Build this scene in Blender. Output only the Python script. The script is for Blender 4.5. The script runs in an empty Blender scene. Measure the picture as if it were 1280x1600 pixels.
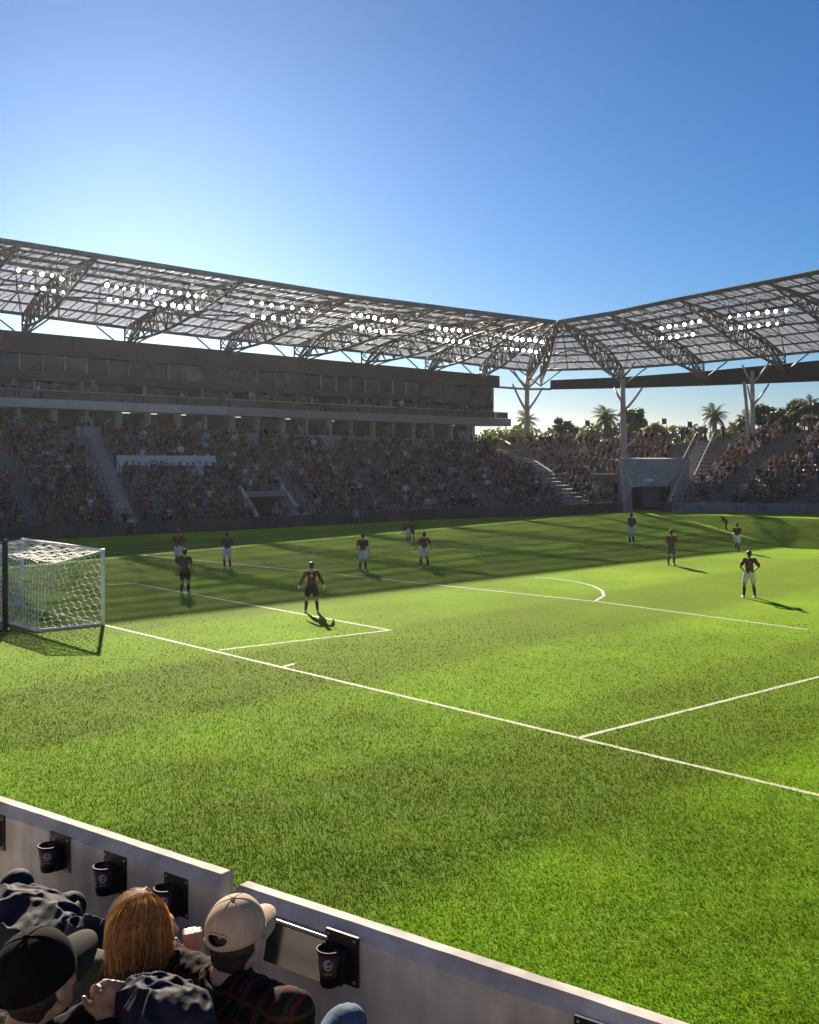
import bpy, math, random
import numpy as np
from mathutils import Vector, Matrix, Euler

random.seed(7)
RNG = np.random.default_rng(7)
scene = bpy.context.scene
COL = scene.collection

# ------------------------------------------------------------------ camera, sky, sun, exposure
F, CX, YH, EYE = 1780.0, 640.0, 683.0, 6.1        # focal length and horizon measured in the 1280 x 1600 photograph
cam_data = bpy.data.cameras.new('camera')
cam = bpy.data.objects.new('camera', cam_data)
COL.objects.link(cam)
cam.location = (0, 0, EYE)
cam.rotation_euler = (math.radians(90), 0, 0)
cam_data.sensor_fit = 'HORIZONTAL'
cam_data.sensor_width = 36.0
cam_data.lens = F / 1280 * 36
cam_data.shift_y = -(800 - YH) / 1280
cam_data.clip_start = 0.1
cam_data.clip_end = 40000
scene.camera = cam

SUN_AZ = math.radians(-13.7)      # left of the view axis
SUN_EL = math.radians(25.0)
SKY_EL = math.radians(9.0)       # the photograph's glow sits on the roof edge, while its shadows fall as from a higher sun
world = bpy.data.worlds.new('World')
scene.world = world
world.use_nodes = True
wn = world.node_tree
bg = wn.nodes['Background']
sky = wn.nodes.new('ShaderNodeTexSky')
sky.sky_type = 'NISHITA'
sky.sun_disc = False
sky.sun_elevation = SKY_EL
sky.sun_rotation = SUN_AZ
sky.altitude = 50
sky.air_density = 0.9
sky.dust_density = 0.34
sky.ozone_density = 6.8
wn.links.new(sky.outputs['Color'], bg.inputs['Color'])
bg.inputs['Strength'].default_value = 0.05

sun_data = bpy.data.lights.new('sun', 'SUN')
sun = bpy.data.objects.new('sun', sun_data)
COL.objects.link(sun)
sun_data.energy = 5.0
sun_data.angle = math.radians(0.8)
sun_data.color = (1.0, 0.86, 0.66)
SUN_DIR = Vector((math.sin(SUN_AZ) * math.cos(SUN_EL), math.cos(SUN_AZ) * math.cos(SUN_EL), math.sin(SUN_EL)))
sun.rotation_euler = SUN_DIR.to_track_quat('Z', 'Y').to_euler()
sun.location = (-20, 80, 60)

scene.view_settings.view_transform = 'Standard'
scene.view_settings.look = 'None'
scene.view_settings.gamma = 1.0
scene.view_settings.exposure = 1.35
scene.render.engine = 'CYCLES'
cy = scene.cycles
cy.use_denoising = True
cy.max_bounces = 8
cy.diffuse_bounces = 3
cy.glossy_bounces = 3
cy.transmission_bounces = 4
cy.transparent_max_bounces = 12
cy.sample_clamp_indirect = 4.0
cy.caustics_reflective = False
cy.caustics_refractive = False

# ------------------------------------------------------------------ helpers
def W(px, py, D):
    """photo pixel at depth D -> world point"""
    return Vector(((px - CX) / F * D, D, EYE - (py - YH) / F * D))
def G(px, py, z=0.0):
    """photo pixel on the horizontal plane z -> world point"""
    D = F * (EYE - z) / (py - YH)
    return Vector(((px - CX) / F * D, D, z))
def lerp(a, b, t): return a + (b - a) * t

def root_of(o):
    while o.parent: o = o.parent
    return o
def tag(o, label=None, cat=None, group=None, kind=None):
    if label: o['label'] = label
    if cat: o['category'] = cat
    if group: o['group'] = group
    if kind: o['kind'] = kind
    return o
def empty(name, loc, rz=0.0):
    o = bpy.data.objects.new(name, None)
    COL.objects.link(o)
    o.location = loc
    o.rotation_euler = (0, 0, rz)
    o.empty_display_size = 0.3
    return o

class MB:
    """collects shapes for ONE mesh object"""
    def __init__(s): s.v = []; s.f = []; s.m = []; s.sm = []
    def add(s, verts, faces, mi=0, smooth=False):
        b = len(s.v)
        s.v.extend([tuple(p) for p in verts])
        for f in faces:
            s.f.append([b + i for i in f]); s.m.append(mi); s.sm.append(smooth)
    def hexa(s, p, mi=0):
        """8 corners: 0-3 bottom loop, 4-7 top loop"""
        s.add(p, [(3, 2, 1, 0), (4, 5, 6, 7), (0, 1, 5, 4), (1, 2, 6, 5), (2, 3, 7, 6), (3, 0, 4, 7)], mi)
    def box(s, c, hx, hy, hz, rz=0.0, mi=0):
        c = Vector(c); ca, sa = math.cos(rz), math.sin(rz)
        P = []
        for z in (-hz, hz):
            for x, y in ((-hx, -hy), (hx, -hy), (hx, hy), (-hx, hy)):
                P.append((c.x + x * ca - y * sa, c.y + x * sa + y * ca, c.z + z))
        s.hexa(P, mi)
    def slab(s, quad, off, mi=0):
        q = [Vector(p) for p in quad]; off = Vector(off)
        s.hexa(q + [p + off for p in q], mi)
    def tube(s, p0, p1, r0, r1=None, n=6, mi=0, smooth=True):
        s.path([p0, p1], [r0, r0 if r1 is None else r1], n, mi, smooth)
    def path(s, pts, rads, n=6, mi=0, smooth=True):
        pts = [Vector(p) for p in pts]
        if not hasattr(rads, '__len__'): rads = [rads] * len(pts)
        V = []; prev = None
        for i, p in enumerate(pts):
            d = (pts[min(i + 1, len(pts) - 1)] - pts[max(i - 1, 0)])
            if d.length < 1e-9: d = Vector((0, 0, 1))
            d.normalize()
            if prev is None:
                a = d.cross(Vector((0, 0, 1)))
                if a.length < 1e-3: a = d.cross(Vector((1, 0, 0)))
            else:
                a = prev - d * prev.dot(d)
            a.normalize(); prev = a
            b = d.cross(a)
            for k in range(n):
                t = 2 * math.pi * k / n
                V.append(p + (a * math.cos(t) + b * math.sin(t)) * rads[i])
        Fc = []
        for i in range(len(pts) - 1):
            for k in range(n):
                k2 = (k + 1) % n
                Fc.append((i * n + k, i * n + k2, (i + 1) * n + k2, (i + 1) * n + k))
        s.add(V, Fc, mi, smooth)
        L = len(s.v) - len(V)
        s.f.append([L + k for k in range(n)][::-1]); s.m.append(mi); s.sm.append(False)
        e = L + (len(pts) - 1) * n
        s.f.append([e + k for k in range(n)]); s.m.append(mi); s.sm.append(False)
    def lathe(s, prof, c, n=16, mi=0, smooth=True, axis=None, cap=True):
        """profile [(r, z)] round a vertical (or given) axis at c"""
        c = Vector(c)
        R = Vector((0, 0, 1)).rotation_difference(Vector(axis).normalized()).to_matrix() if axis is not None else Matrix.Identity(3)
        V = []
        for r, z in prof:
            for k in range(n):
                t = 2 * math.pi * k / n
                V.append(c + R @ Vector((r * math.cos(t), r * math.sin(t), z)))
        Fc = []
        for i in range(len(prof) - 1):
            for k in range(n):
                k2 = (k + 1) % n
                Fc.append((i * n + k, i * n + k2, (i + 1) * n + k2, (i + 1) * n + k))
        if cap:
            Fc.append(tuple(range(n))[::-1]); Fc.append(tuple((len(prof) - 1) * n + k for k in range(n)))
        s.add(V, Fc, mi, smooth)
    def ell(s, c, r, R=None, n=14, m=9, mi=0):
        c = Vector(c); R = R or Matrix.Identity(3)
        V = [c + R @ Vector((0, 0, r[2]))]
        for i in range(1, m):
            ph = math.pi * i / m
            for k in range(n):
                t = 2 * math.pi * k / n
                V.append(c + R @ Vector((r[0] * math.sin(ph) * math.cos(t), r[1] * math.sin(ph) * math.sin(t), r[2] * math.cos(ph))))
        V.append(c + R @ Vector((0, 0, -r[2])))
        Fc = [(0, 1 + k, 1 + (k + 1) % n) for k in range(n)]
        for i in range(m - 2):
            for k in range(n):
                k2 = (k + 1) % n
                Fc.append((1 + i * n + k, 1 + (i + 1) * n + k, 1 + (i + 1) * n + k2, 1 + i * n + k2))
        e = len(V) - 1; b = 1 + (m - 2) * n
        Fc += [(b + k, e, b + (k + 1) % n) for k in range(n)]
        s.add(V, Fc, mi, True)
    def cap(s, p0, r0, p1, r1, n=12, mi=0):
        """tapered capsule, closed"""
        p0, p1 = Vector(p0), Vector(p1)
        d = (p1 - p0)
        L = d.length
        if L < 1e-6: d = Vector((0, 0, 1))
        d.normalize()
        pts = []; rr = []
        for a in (80, 55, 28): pts.append(p0 - d * r0 * math.sin(math.radians(a))); rr.append(r0 * math.cos(math.radians(a)))
        pts += [p0, p1]; rr += [r0, r1]
        for a in (28, 55, 80): pts.append(p1 + d * r1 * math.sin(math.radians(a))); rr.append(r1 * math.cos(math.radians(a)))
        s.path(pts, rr, n, mi)
    def mesh(s, name, mats, off=Vector((0, 0, 0))):
        me = bpy.data.meshes.new(name)
        v = np.array(s.v, dtype=np.float64) - np.array(off)
        me.from_pydata(v.tolist(), [], s.f)
        for m in (mats if isinstance(mats, (list, tuple)) else [mats]): me.materials.append(m)
        if len(me.polygons) == len(s.m):
            me.polygons.foreach_set('material_index', s.m)
            me.polygons.foreach_set('use_smooth', s.sm)
        me.update()
        return me
    def build(s, name, mats, parent=None, kind=None):
        if parent is not None:
            off = root_of(parent).location
            o = bpy.data.objects.new(name, s.mesh(name, mats, off))
            o.parent = parent
        else:
            v = np.array(s.v)
            off = Vector(((v[:, 0].min() + v[:, 0].max()) / 2, (v[:, 1].min() + v[:, 1].max()) / 2, v[:, 2].min()))
            o = bpy.data.objects.new(name, s.mesh(name, mats, off))
            o.location = off
        COL.objects.link(o)
        if kind: o['kind'] = kind
        return o

def link_mesh(name, me, parent=None, loc=(0, 0, 0), rot=(0, 0, 0), scale=None):
    o = bpy.data.objects.new(name, me)
    COL.objects.link(o)
    if parent is not None: o.parent = parent
    o.location = loc; o.rotation_euler = rot
    if scale is not None: o.scale = scale if hasattr(scale, '__len__') else (scale,) * 3
    return o

# ------------------------------------------------------------------ materials
def mat(name, col, rough=0.7, var=0.15, scale=3.0, bump=0.0, bscale=40.0, metal=0.0, spec=0.4, rnd=0.0, stain=0.0, sheen=0.0, local=False, bdist=0.02):
    m = bpy.data.materials.new(name); m.use_nodes = True
    nt = m.node_tree; N = nt.nodes; L = nt.links
    b = N['Principled BSDF']
    b.inputs['Roughness'].default_value = rough
    b.inputs['Metallic'].default_value = metal
    b.inputs['Specular IOR Level'].default_value = spec
    if sheen: b.inputs['Sheen Weight'].default_value = sheen
    if local:
        tc = N.new('ShaderNodeTexCoord'); pos = tc.outputs['Object']
    else:
        g = N.new('ShaderNodeNewGeometry'); pos = g.outputs['Position']
    n1 = N.new('ShaderNodeTexNoise'); n1.inputs['Scale'].default_value = scale; n1.inputs['Detail'].default_value = 6
    L.new(pos, n1.inputs['Vector'])
    mr = N.new('ShaderNodeMapRange')
    mr.inputs['From Min'].default_value = 0.3; mr.inputs['From Max'].default_value = 0.7
    mr.inputs['To Min'].default_value = 1 - var; mr.inputs['To Max'].default_value = 1 + var
    L.new(n1.outputs['Fac'], mr.inputs['Value'])
    fac = mr.outputs['Result']
    if rnd:
        oi = N.new('ShaderNodeObjectInfo')
        r2 = N.new('ShaderNodeMapRange'); r2.inputs['To Min'].default_value = 1 - rnd; r2.inputs['To Max'].default_value = 1 + rnd
        L.new(oi.outputs['Random'], r2.inputs['Value'])
        mm = N.new('ShaderNodeMath'); mm.operation = 'MULTIPLY'
        L.new(fac, mm.inputs[0]); L.new(r2.outputs['Result'], mm.inputs[1]); fac = mm.outputs[0]
    if stain:
        mp = N.new('ShaderNodeMapping'); mp.inputs['Scale'].default_value = (3.0, 3.0, 0.35)
        L.new(pos, mp.inputs['Vector'])
        n3 = N.new('ShaderNodeTexNoise'); n3.inputs['Scale'].default_value = 1.6; n3.inputs['Detail'].default_value = 5
        L.new(mp.outputs['Vector'], n3.inputs['Vector'])
        r3 = N.new('ShaderNodeMapRange'); r3.inputs['From Min'].default_value = 0.42; r3.inputs['From Max'].default_value = 0.75
        r3.inputs['To Min'].default_value = 1.0; r3.inputs['To Max'].default_value = 1 - stain
        L.new(n3.outputs['Fac'], r3.inputs['Value'])
        mm = N.new('ShaderNodeMath'); mm.operation = 'MULTIPLY'
        L.new(fac, mm.inputs[0]); L.new(r3.outputs['Result'], mm.inputs[1]); fac = mm.outputs[0]
    vm = N.new('ShaderNodeVectorMath'); vm.operation = 'SCALE'
    vm.inputs[0].default_value = col[:3]
    L.new(fac, vm.inputs['Scale'])
    L.new(vm.outputs['Vector'], b.inputs['Base Color'])
    if bump:
        n2 = N.new('ShaderNodeTexNoise'); n2.inputs['Scale'].default_value = bscale; n2.inputs['Detail'].default_value = 4
        L.new(pos, n2.inputs['Vector'])
        bp = N.new('ShaderNodeBump'); bp.inputs['Strength'].default_value = bump; bp.inputs['Distance'].default_value = (0.003 if local else bdist)
        L.new(n2.outputs['Fac'], bp.inputs['Height'])
        L.new(bp.outputs['Normal'], b.inputs['Normal'])
    return m

def emit_mat(name, col, strength):
    m = bpy.data.materials.new(name); m.use_nodes = True
    b = m.node_tree.nodes['Principled BSDF']
    b.inputs['Base Color'].default_value = (0.8, 0.8, 0.8, 1)
    b.inputs['Emission Color'].default_value = (*col, 1)
    b.inputs['Emission Strength'].default_value = strength
    m.cycles.emission_sampling = 'NONE'
    return m

M = {}
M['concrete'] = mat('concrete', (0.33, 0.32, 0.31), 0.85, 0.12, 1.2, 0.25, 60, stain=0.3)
M['concrete_dark'] = mat('concrete_dark', (0.20, 0.195, 0.195), 0.85, 0.2, 1.0, 0.2, 30)
M['concrete_light'] = mat('concrete_light', (0.46, 0.45, 0.45), 0.8, 0.1, 0.8, 0.15, 30, stain=0.2)
M['parapet'] = mat('parapet_concrete', (0.52, 0.49, 0.455), 0.85, 0.2, 7.0, 0.2, 150, stain=0.5, bdist=0.002)
M['steel'] = mat('painted_steel', (0.15, 0.145, 0.14), 0.5, 0.12, 0.6, spec=0.4)
M['steel_white'] = mat('white_steel', (0.42, 0.405, 0.385), 0.5, 0.1, 0.5)
M['dark_metal'] = mat('dark_cladding', (0.018, 0.021, 0.031), 0.55, 0.2, 0.4, 0.05, 3)
M['grey_metal'] = mat('grey_cladding', (0.20, 0.20, 0.21), 0.55, 0.12, 0.3)
M['ledge'] = mat('ledge_cladding', (0.30, 0.30, 0.31), 0.6, 0.08, 0.3)
M['black'] = mat('black_plastic', (0.012, 0.012, 0.013), 0.5, 0.2, 20, 0.1, 200, bdist=0.002)
M['white_paint'] = mat('white_paint', (0.80, 0.80, 0.78), 0.5, 0.05, 3)
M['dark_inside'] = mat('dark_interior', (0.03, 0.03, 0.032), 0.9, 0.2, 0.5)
M['glass'] = mat('window_glass', (0.03, 0.034, 0.033), 0.12, 0.9, 0.6, spec=0.5, rnd=0.9)
M['balustrade'] = mat('smoked_glass', (0.05, 0.05, 0.05), 0.3, 0.5, 0.7, spec=0.3, rnd=0.6)
M['interior'] = mat('interior_wall', (0.10, 0.085, 0.07), 0.9, 0.5, 0.7)
M['seat'] = mat('seat_plastic', (0.11, 0.105, 0.11), 0.5, 0.2, 1.0)
M['board_dark'] = mat('board_dark', (0.028, 0.027, 0.027), 0.5, 0.3, 1.5, rnd=0.35)
M['board_red'] = mat('board_red', (0.10, 0.03, 0.024), 0.5, 0.4, 1.0, rnd=0.3)
M['board_grey'] = mat('board_grey', (0.17, 0.17, 0.175), 0.5, 0.1, 1.0, rnd=0.15)
M['print_dark'] = mat('print_dark', (0.05, 0.02, 0.02), 0.5, 0.2, 1)
M['bark'] = mat('bark', (0.12, 0.09, 0.065), 0.9, 0.3, 3, 0.6, 20)
M['lamp_lit'] = emit_mat('floodlight_lit', (1.0, 0.95, 0.84), 30.0)
M['warm_lit'] = emit_mat('concourse_lamp_lit', (1.0, 0.9, 0.75), 0.45)

def leaf_mat(name, col, trans=0.35, var=0.45, scale=0.9):
    m = bpy.data.materials.new(name); m.use_nodes = True
    nt = m.node_tree; N = nt.nodes; L = nt.links
    N.remove(N['Principled BSDF'])
    out = N['Material Output']
    g = N.new('ShaderNodeNewGeometry')
    n1 = N.new('ShaderNodeTexNoise'); n1.inputs['Scale'].default_value = scale; n1.inputs['Detail'].default_value = 4
    L.new(g.outputs['Position'], n1.inputs['Vector'])
    ad = N.new('ShaderNodeMath'); ad.operation = 'ADD'
    L.new(n1.outputs['Fac'], ad.inputs[0]); L.new(g.outputs['Random Per Island'], ad.inputs[1])
    mr = N.new('ShaderNodeMapRange'); mr.inputs['From Min'].default_value = 0.4; mr.inputs['From Max'].default_value = 1.6
    mr.inputs['To Min'].default_value = 1 - var; mr.inputs['To Max'].default_value = 1 + var
    L.new(ad.outputs[0], mr.inputs['Value'])
    vm = N.new('ShaderNodeVectorMath'); vm.operation = 'SCALE'; vm.inputs[0].default_value = col
    L.new(mr.outputs['Result'], vm.inputs['Scale'])
    d = N.new('ShaderNodeBsdfPrincipled'); d.inputs['Roughness'].default_value = 0.55
    L.new(vm.outputs['Vector'], d.inputs['Base Color'])
    t = N.new('ShaderNodeBsdfTranslucent')
    vm2 = N.new('ShaderNodeVectorMath'); vm2.operation = 'MULTIPLY'; vm2.inputs[1].default_value = (1.5, 1.5, 0.7)
    L.new(vm.outputs['Vector'], vm2.inputs[0]); L.new(vm2.outputs['Vector'], t.inputs['Color'])
    mx = N.new('ShaderNodeMixShader'); mx.inputs['Fac'].default_value = trans
    L.new(d.outputs[0], mx.inputs[1]); L.new(t.outputs[0], mx.inputs[2]); L.new(mx.outputs[0], out.inputs['Surface'])
    return m
M['leaf'] = leaf_mat('leaf', (0.08, 0.12, 0.028))
M['leaf_light'] = leaf_mat('leaf_light', (0.13, 0.165, 0.035))
M['leaf_dark'] = leaf_mat('leaf_dark', (0.05, 0.07, 0.026))
M['palm_leaf'] = leaf_mat('palm_leaf', (0.06, 0.085, 0.03))

def canopy_mat():
    m = bpy.data.materials.new('translucent_roof_film'); m.use_nodes = True
    nt = m.node_tree; N = nt.nodes; L = nt.links
    N.remove(N['Principled BSDF'])
    out = N['Material Output']
    g = N.new('ShaderNodeNewGeometry')
    oi = N.new('ShaderNodeObjectInfo')
    n1 = N.new('ShaderNodeTexNoise'); n1.inputs['Scale'].default_value = 0.7; n1.inputs['Detail'].default_value = 5
    L.new(g.outputs['Position'], n1.inputs['Vector'])
    ad = N.new('ShaderNodeMath'); ad.operation = 'ADD'
    L.new(n1.outputs['Fac'], ad.inputs[0]); L.new(oi.outputs['Random'], ad.inputs[1])
    mr = N.new('ShaderNodeMapRange'); mr.inputs['From Min'].default_value = 0.3; mr.inputs['From Max'].default_value = 1.7
    mr.inputs['To Min'].default_value = 0.78; mr.inputs['To Max'].default_value = 1.12
    L.new(ad.outputs[0], mr.inputs['Value'])
    vm = N.new('ShaderNodeVectorMath'); vm.operation = 'SCALE'; vm.inputs[0].default_value = (0.30, 0.25, 0.205)
    L.new(mr.outputs['Result'], vm.inputs['Scale'])
    d = N.new('ShaderNodeBsdfDiffuse'); L.new(vm.outputs['Vector'], d.inputs['Color'])
    t = N.new('ShaderNodeBsdfTranslucent'); L.new(vm.outputs['Vector'], t.inputs['Color'])
    p = N.new('ShaderNodeBsdfTransparent'); p.inputs['Color'].default_value = (0.80, 0.79, 0.77, 1)
    a = N.new('ShaderNodeMixShader'); a.inputs['Fac'].default_value = 0.5
    L.new(d.outputs[0], a.inputs[1]); L.new(t.outputs[0], a.inputs[2])
    b = N.new('ShaderNodeMixShader'); b.inputs['Fac'].default_value = 0.34
    L.new(a.outputs[0], b.inputs[1]); L.new(p.outputs[0], b.inputs[2])
    L.new(b.outputs[0], out.inputs['Surface'])
    return m
M['canopy'] = canopy_mat()

GOAL_DIR = Vector((0.705, -0.709, 0)).normalized()     # along the near goal line, towards the right
FIELD_DIR = Vector((0.709, 0.705, 0)).normalized()     # up the pitch, away from that line

def grass_nodes(m, base, blades):
    """turf colour: mown stripes, patches; blades also let light through"""
    nt = m.node_tree; N = nt.nodes; L = nt.links
    out = N['Material Output']; b = N['Principled BSDF']
    g = N.new('ShaderNodeNewGeometry')
    def dot(v):
        d = N.new('ShaderNodeVectorMath'); d.operation = 'DOT_PRODUCT'; d.inputs[1].default_value = v
        L.new(g.outputs['Position'], d.inputs[0]); return d.outputs['Value']
    def math_(op, a, bb=None, c=None):
        n = N.new('ShaderNodeMath'); n.operation = op
        for i, x in enumerate((a, bb, c)):
            if x is None: continue
            if isinstance(x, (int, float)): n.inputs[i].default_value = x
            else: L.new(x, n.inputs[i])
        return n.outputs[0]
    def noise(sc, det=5):
        n = N.new('ShaderNodeTexNoise'); n.inputs['Scale'].default_value = sc; n.inputs['Detail'].default_value = det
        L.new(g.outputs['Position'], n.inputs['Vector']); return n.outputs['Fac']
    def rng(x, a, bb, c, d):
        n = N.new('ShaderNodeMapRange'); n.inputs['From Min'].default_value = a; n.inputs['From Max'].default_value = bb
        n.inputs['To Min'].default_value = c; n.inputs['To Max'].default_value = d
        L.new(x, n.inputs['Value']); return n.outputs['Result']
    wob = math_('MULTIPLY_ADD', noise(0.6, 2), 0.5, dot(GOAL_DIR))
    s1 = rng(math_('SINE', math_('MULTIPLY', wob, math.pi / 5.2)), -0.25, 0.25, 0.70, 1.28)
    wob2 = math_('MULTIPLY_ADD', noise(0.6, 2), 0.5, dot(FIELD_DIR))
    s2 = rng(math_('SINE', math_('MULTIPLY', wob2, math.pi / 9.0)), -0.25, 0.25, 0.95, 1.05)
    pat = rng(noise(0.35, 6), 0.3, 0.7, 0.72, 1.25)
    pat = math_('MULTIPLY', pat, rng(noise(0.11, 3), 0.35, 0.65, 0.74, 1.16))  # broad uneven turf tone, also imitating sun and shade mottling in the colour
    fine = rng(noise(14.0, 6), 0.25, 0.75, 0.66, 1.34)
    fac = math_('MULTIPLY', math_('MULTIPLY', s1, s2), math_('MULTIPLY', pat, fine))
    if blades:
        fac = math_('MULTIPLY', fac, rng(g.outputs['Random Per Island'], 0, 1, 0.6, 1.35))
    if not blades:
        fac = math_('MULTIPLY', fac, rng(noise(4.5, 3), 0.3, 0.7, 0.74, 1.2))
    hue = N.new('ShaderNodeMix'); hue.data_type = 'RGBA'
    hue.inputs[6].default_value = (*base, 1)
    hue.inputs[7].default_value = (base[0] * 1.28, base[1] * 1.04, base[2] * 0.7, 1)
    L.new(rng(noise(0.9, 5), 0.35, 0.7, 0, 1), hue.inputs[0])
    vm = N.new('ShaderNodeVectorMath'); vm.operation = 'SCALE'
    L.new(hue.outputs[2], vm.inputs[0]); L.new(fac, vm.inputs['Scale'])
    colr = vm.outputs['Vector']
    if blades:
        at = N.new('ShaderNodeAttribute'); at.attribute_name = 'paint'
        mx = N.new('ShaderNodeMix'); mx.data_type = 'RGBA'
        L.new(at.outputs['Fac'], mx.inputs[0]); L.new(colr, mx.inputs[6]); mx.inputs[7].default_value = (0.5, 0.53, 0.46, 1)
        colr = mx.outputs[2]
    L.new(colr, b.inputs['Base Color'])
    b.inputs['Roughness'].default_value = 0.75 if blades else 0.9
    b.inputs['Specular IOR Level'].default_value = 0.06 if blades else 0.04
    t = N.new('ShaderNodeBsdfTranslucent')
    tc = N.new('ShaderNodeVectorMath'); tc.operation = 'MULTIPLY'; tc.inputs[1].default_value = (1.6, 1.5, 0.6)
    L.new(colr, tc.inputs[0]); L.new(tc.outputs['Vector'], t.inputs['Color'])
    if blades:
        ms = N.new('ShaderNodeMixShader'); ms.inputs['Fac'].default_value = 0.45
        L.new(b.outputs[0], ms.inputs[1]); L.new(t.outputs[0], ms.inputs[2]); L.new(ms.outputs[0], out.inputs['Surface'])
    else:
        b.inputs['Sheen Weight'].default_value = 0.5; b.inputs['Sheen Roughness'].default_value = 0.45; b.inputs['Sheen Tint'].default_value = (0.42, 0.6, 0.04, 1)
        bp = N.new('ShaderNodeBump'); bp.inputs['Strength'].default_value = 0.6; bp.inputs['Distance'].default_value = 0.05
        L.new(noise(22.0, 5), bp.inputs['Height']); L.new(bp.outputs['Normal'], b.inputs['Normal'])

TURF = (0.062, 0.148, 0.004)
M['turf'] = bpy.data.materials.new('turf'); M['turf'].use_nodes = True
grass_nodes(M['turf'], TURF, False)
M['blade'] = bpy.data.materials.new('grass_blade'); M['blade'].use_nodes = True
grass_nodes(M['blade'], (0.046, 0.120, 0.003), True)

# ------------------------------------------------------------------ ground, pitch, markings
FX = [-250, 0, 205, 420, 625, 780, 915, 975, 1045, 1110, 1230, 1400]
BX = [-420, -80, 140, 330, 510, 650, 776, 880, 1085, 1270, 1480, 1800]
def base_y(px): return float(np.interp(px, [-250, 0, 173, 430, 556, 650, 900, 964, 1042, 1280, 1400], [857, 845, 838, 825, 818, 813, 804, 799.5, 800, 802, 806]))
def back_D(px):
    if px <= 776:
        k = (px - CX) / F
        return 80 + (80 * k + 28.8) / (1 - k) - 1.0
    return float(np.interp(px, [776, 880, 1000, 1085, 1270, 1480, 1800], [116.8, 119, 118, 115, 108, 98, 84]))
def top_y(px): return float(np.interp(px, [-420, -80, 140, 330, 510, 650, 776, 880, 975, 1085, 1270, 1480, 1800], [648, 661, 668, 674, 686, 689, 692, 692, 690, 680, 663, 648, 630]))
def front_pt(fx): return G(fx, base_y(fx))
def back_pt(fx):
    bx = float(np.interp(fx, FX, BX))
    return W(bx, top_y(bx), back_D(bx))
ROWS = 17
def bowl(fx, v, z=None):
    a, b = front_pt(fx), back_pt(fx)
    p = a.lerp(b, 0.06 + 0.94 * v)
    p.z = lerp(0.55, b.z - 0.75, v) if z is None else z
    return p

m = MB(); m.add([(-3000, -600, -0.06), (3000, -600, -0.06), (3000, 4500, -0.06), (-3000, 4500, -0.06)], [(0, 1, 2, 3)])
tag(m.build('ground', mat('dry_ground', (0.16, 0.14, 0.10), 0.95, 0.3, 0.02)), kind='structure')
m = MB()
fxs = list(np.linspace(-250, 1400, 40))
loop = [front_pt(x) + (front_pt(x) - Vector((0, 40, 0))).normalized() * 1.0 for x in fxs]
m.add([(-34, 3, 0)] + [(p.x, p.y, 0) for p in loop] + [(34, 3, 0)], [tuple(range(len(loop) + 2))[::-1]])
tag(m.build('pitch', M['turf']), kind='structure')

LINE_W = 0.12
lines = []            # (a, b) segments on the turf
def gl(a, b): lines.append((G(*a), G(*b)))
POST_A, POST_B = G(161, 977), G(35, 945)
dg = (G(905, 1153) - POST_A).normalized()
lines.append((POST_B - dg * 22, G(1280, 1245) + dg * 14))                   # goal line
gl((905, 1153), (1280, 1058)); lines.append((G(1280, 1058), G(1280, 1058) + (G(1280, 1058) - G(905, 1153)).normalized() * 6))
gl((342, 1016), (610, 985)); gl((610, 985), (210, 912)); gl((210, 912), (150, 915))
gl((444, 1042), (460, 1037.5))
gl((395, 884), (940, 941)); gl((940, 941), (1262, 984)); gl((395, 884), (60, 852))
arc = [(928, 940.5), (944, 931), (941, 923), (925, 915), (900, 909), (868, 904.5), (835, 902)]
for p, q in zip(arc[:-1], arc[1:]): gl(p, q)
gl((100, 862), (330, 851)); gl((640, 862), (760, 856))
pm = MB()
for a, b in lines:
    d = (b - a).normalized(); n = Vector((-d.y, d.x, 0)) * LINE_W / 2
    L = (b - a).length; k = max(1, int(L / 0.4)); st = []
    for i in range(k + 1):
        p = a.lerp(b, i / k); w1 = random.uniform(0.85, 1.12); w2 = random.uniform(0.85, 1.12)
        st += [p + n * w1 + Vector((0, 0, 0.006)), p - n * w2 + Vector((0, 0, 0.006))]
    pm.add(st, [(2 * i, 2 * i + 1, 2 * i + 3, 2 * i + 2) for i in range(k)])
M['line'] = mat('line_paint', (0.45, 0.49, 0.40), 0.8, 0.2, 6.0, 0.5, 60)
tag(pm.build('pitch_markings', M['line']), kind='structure')

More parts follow.
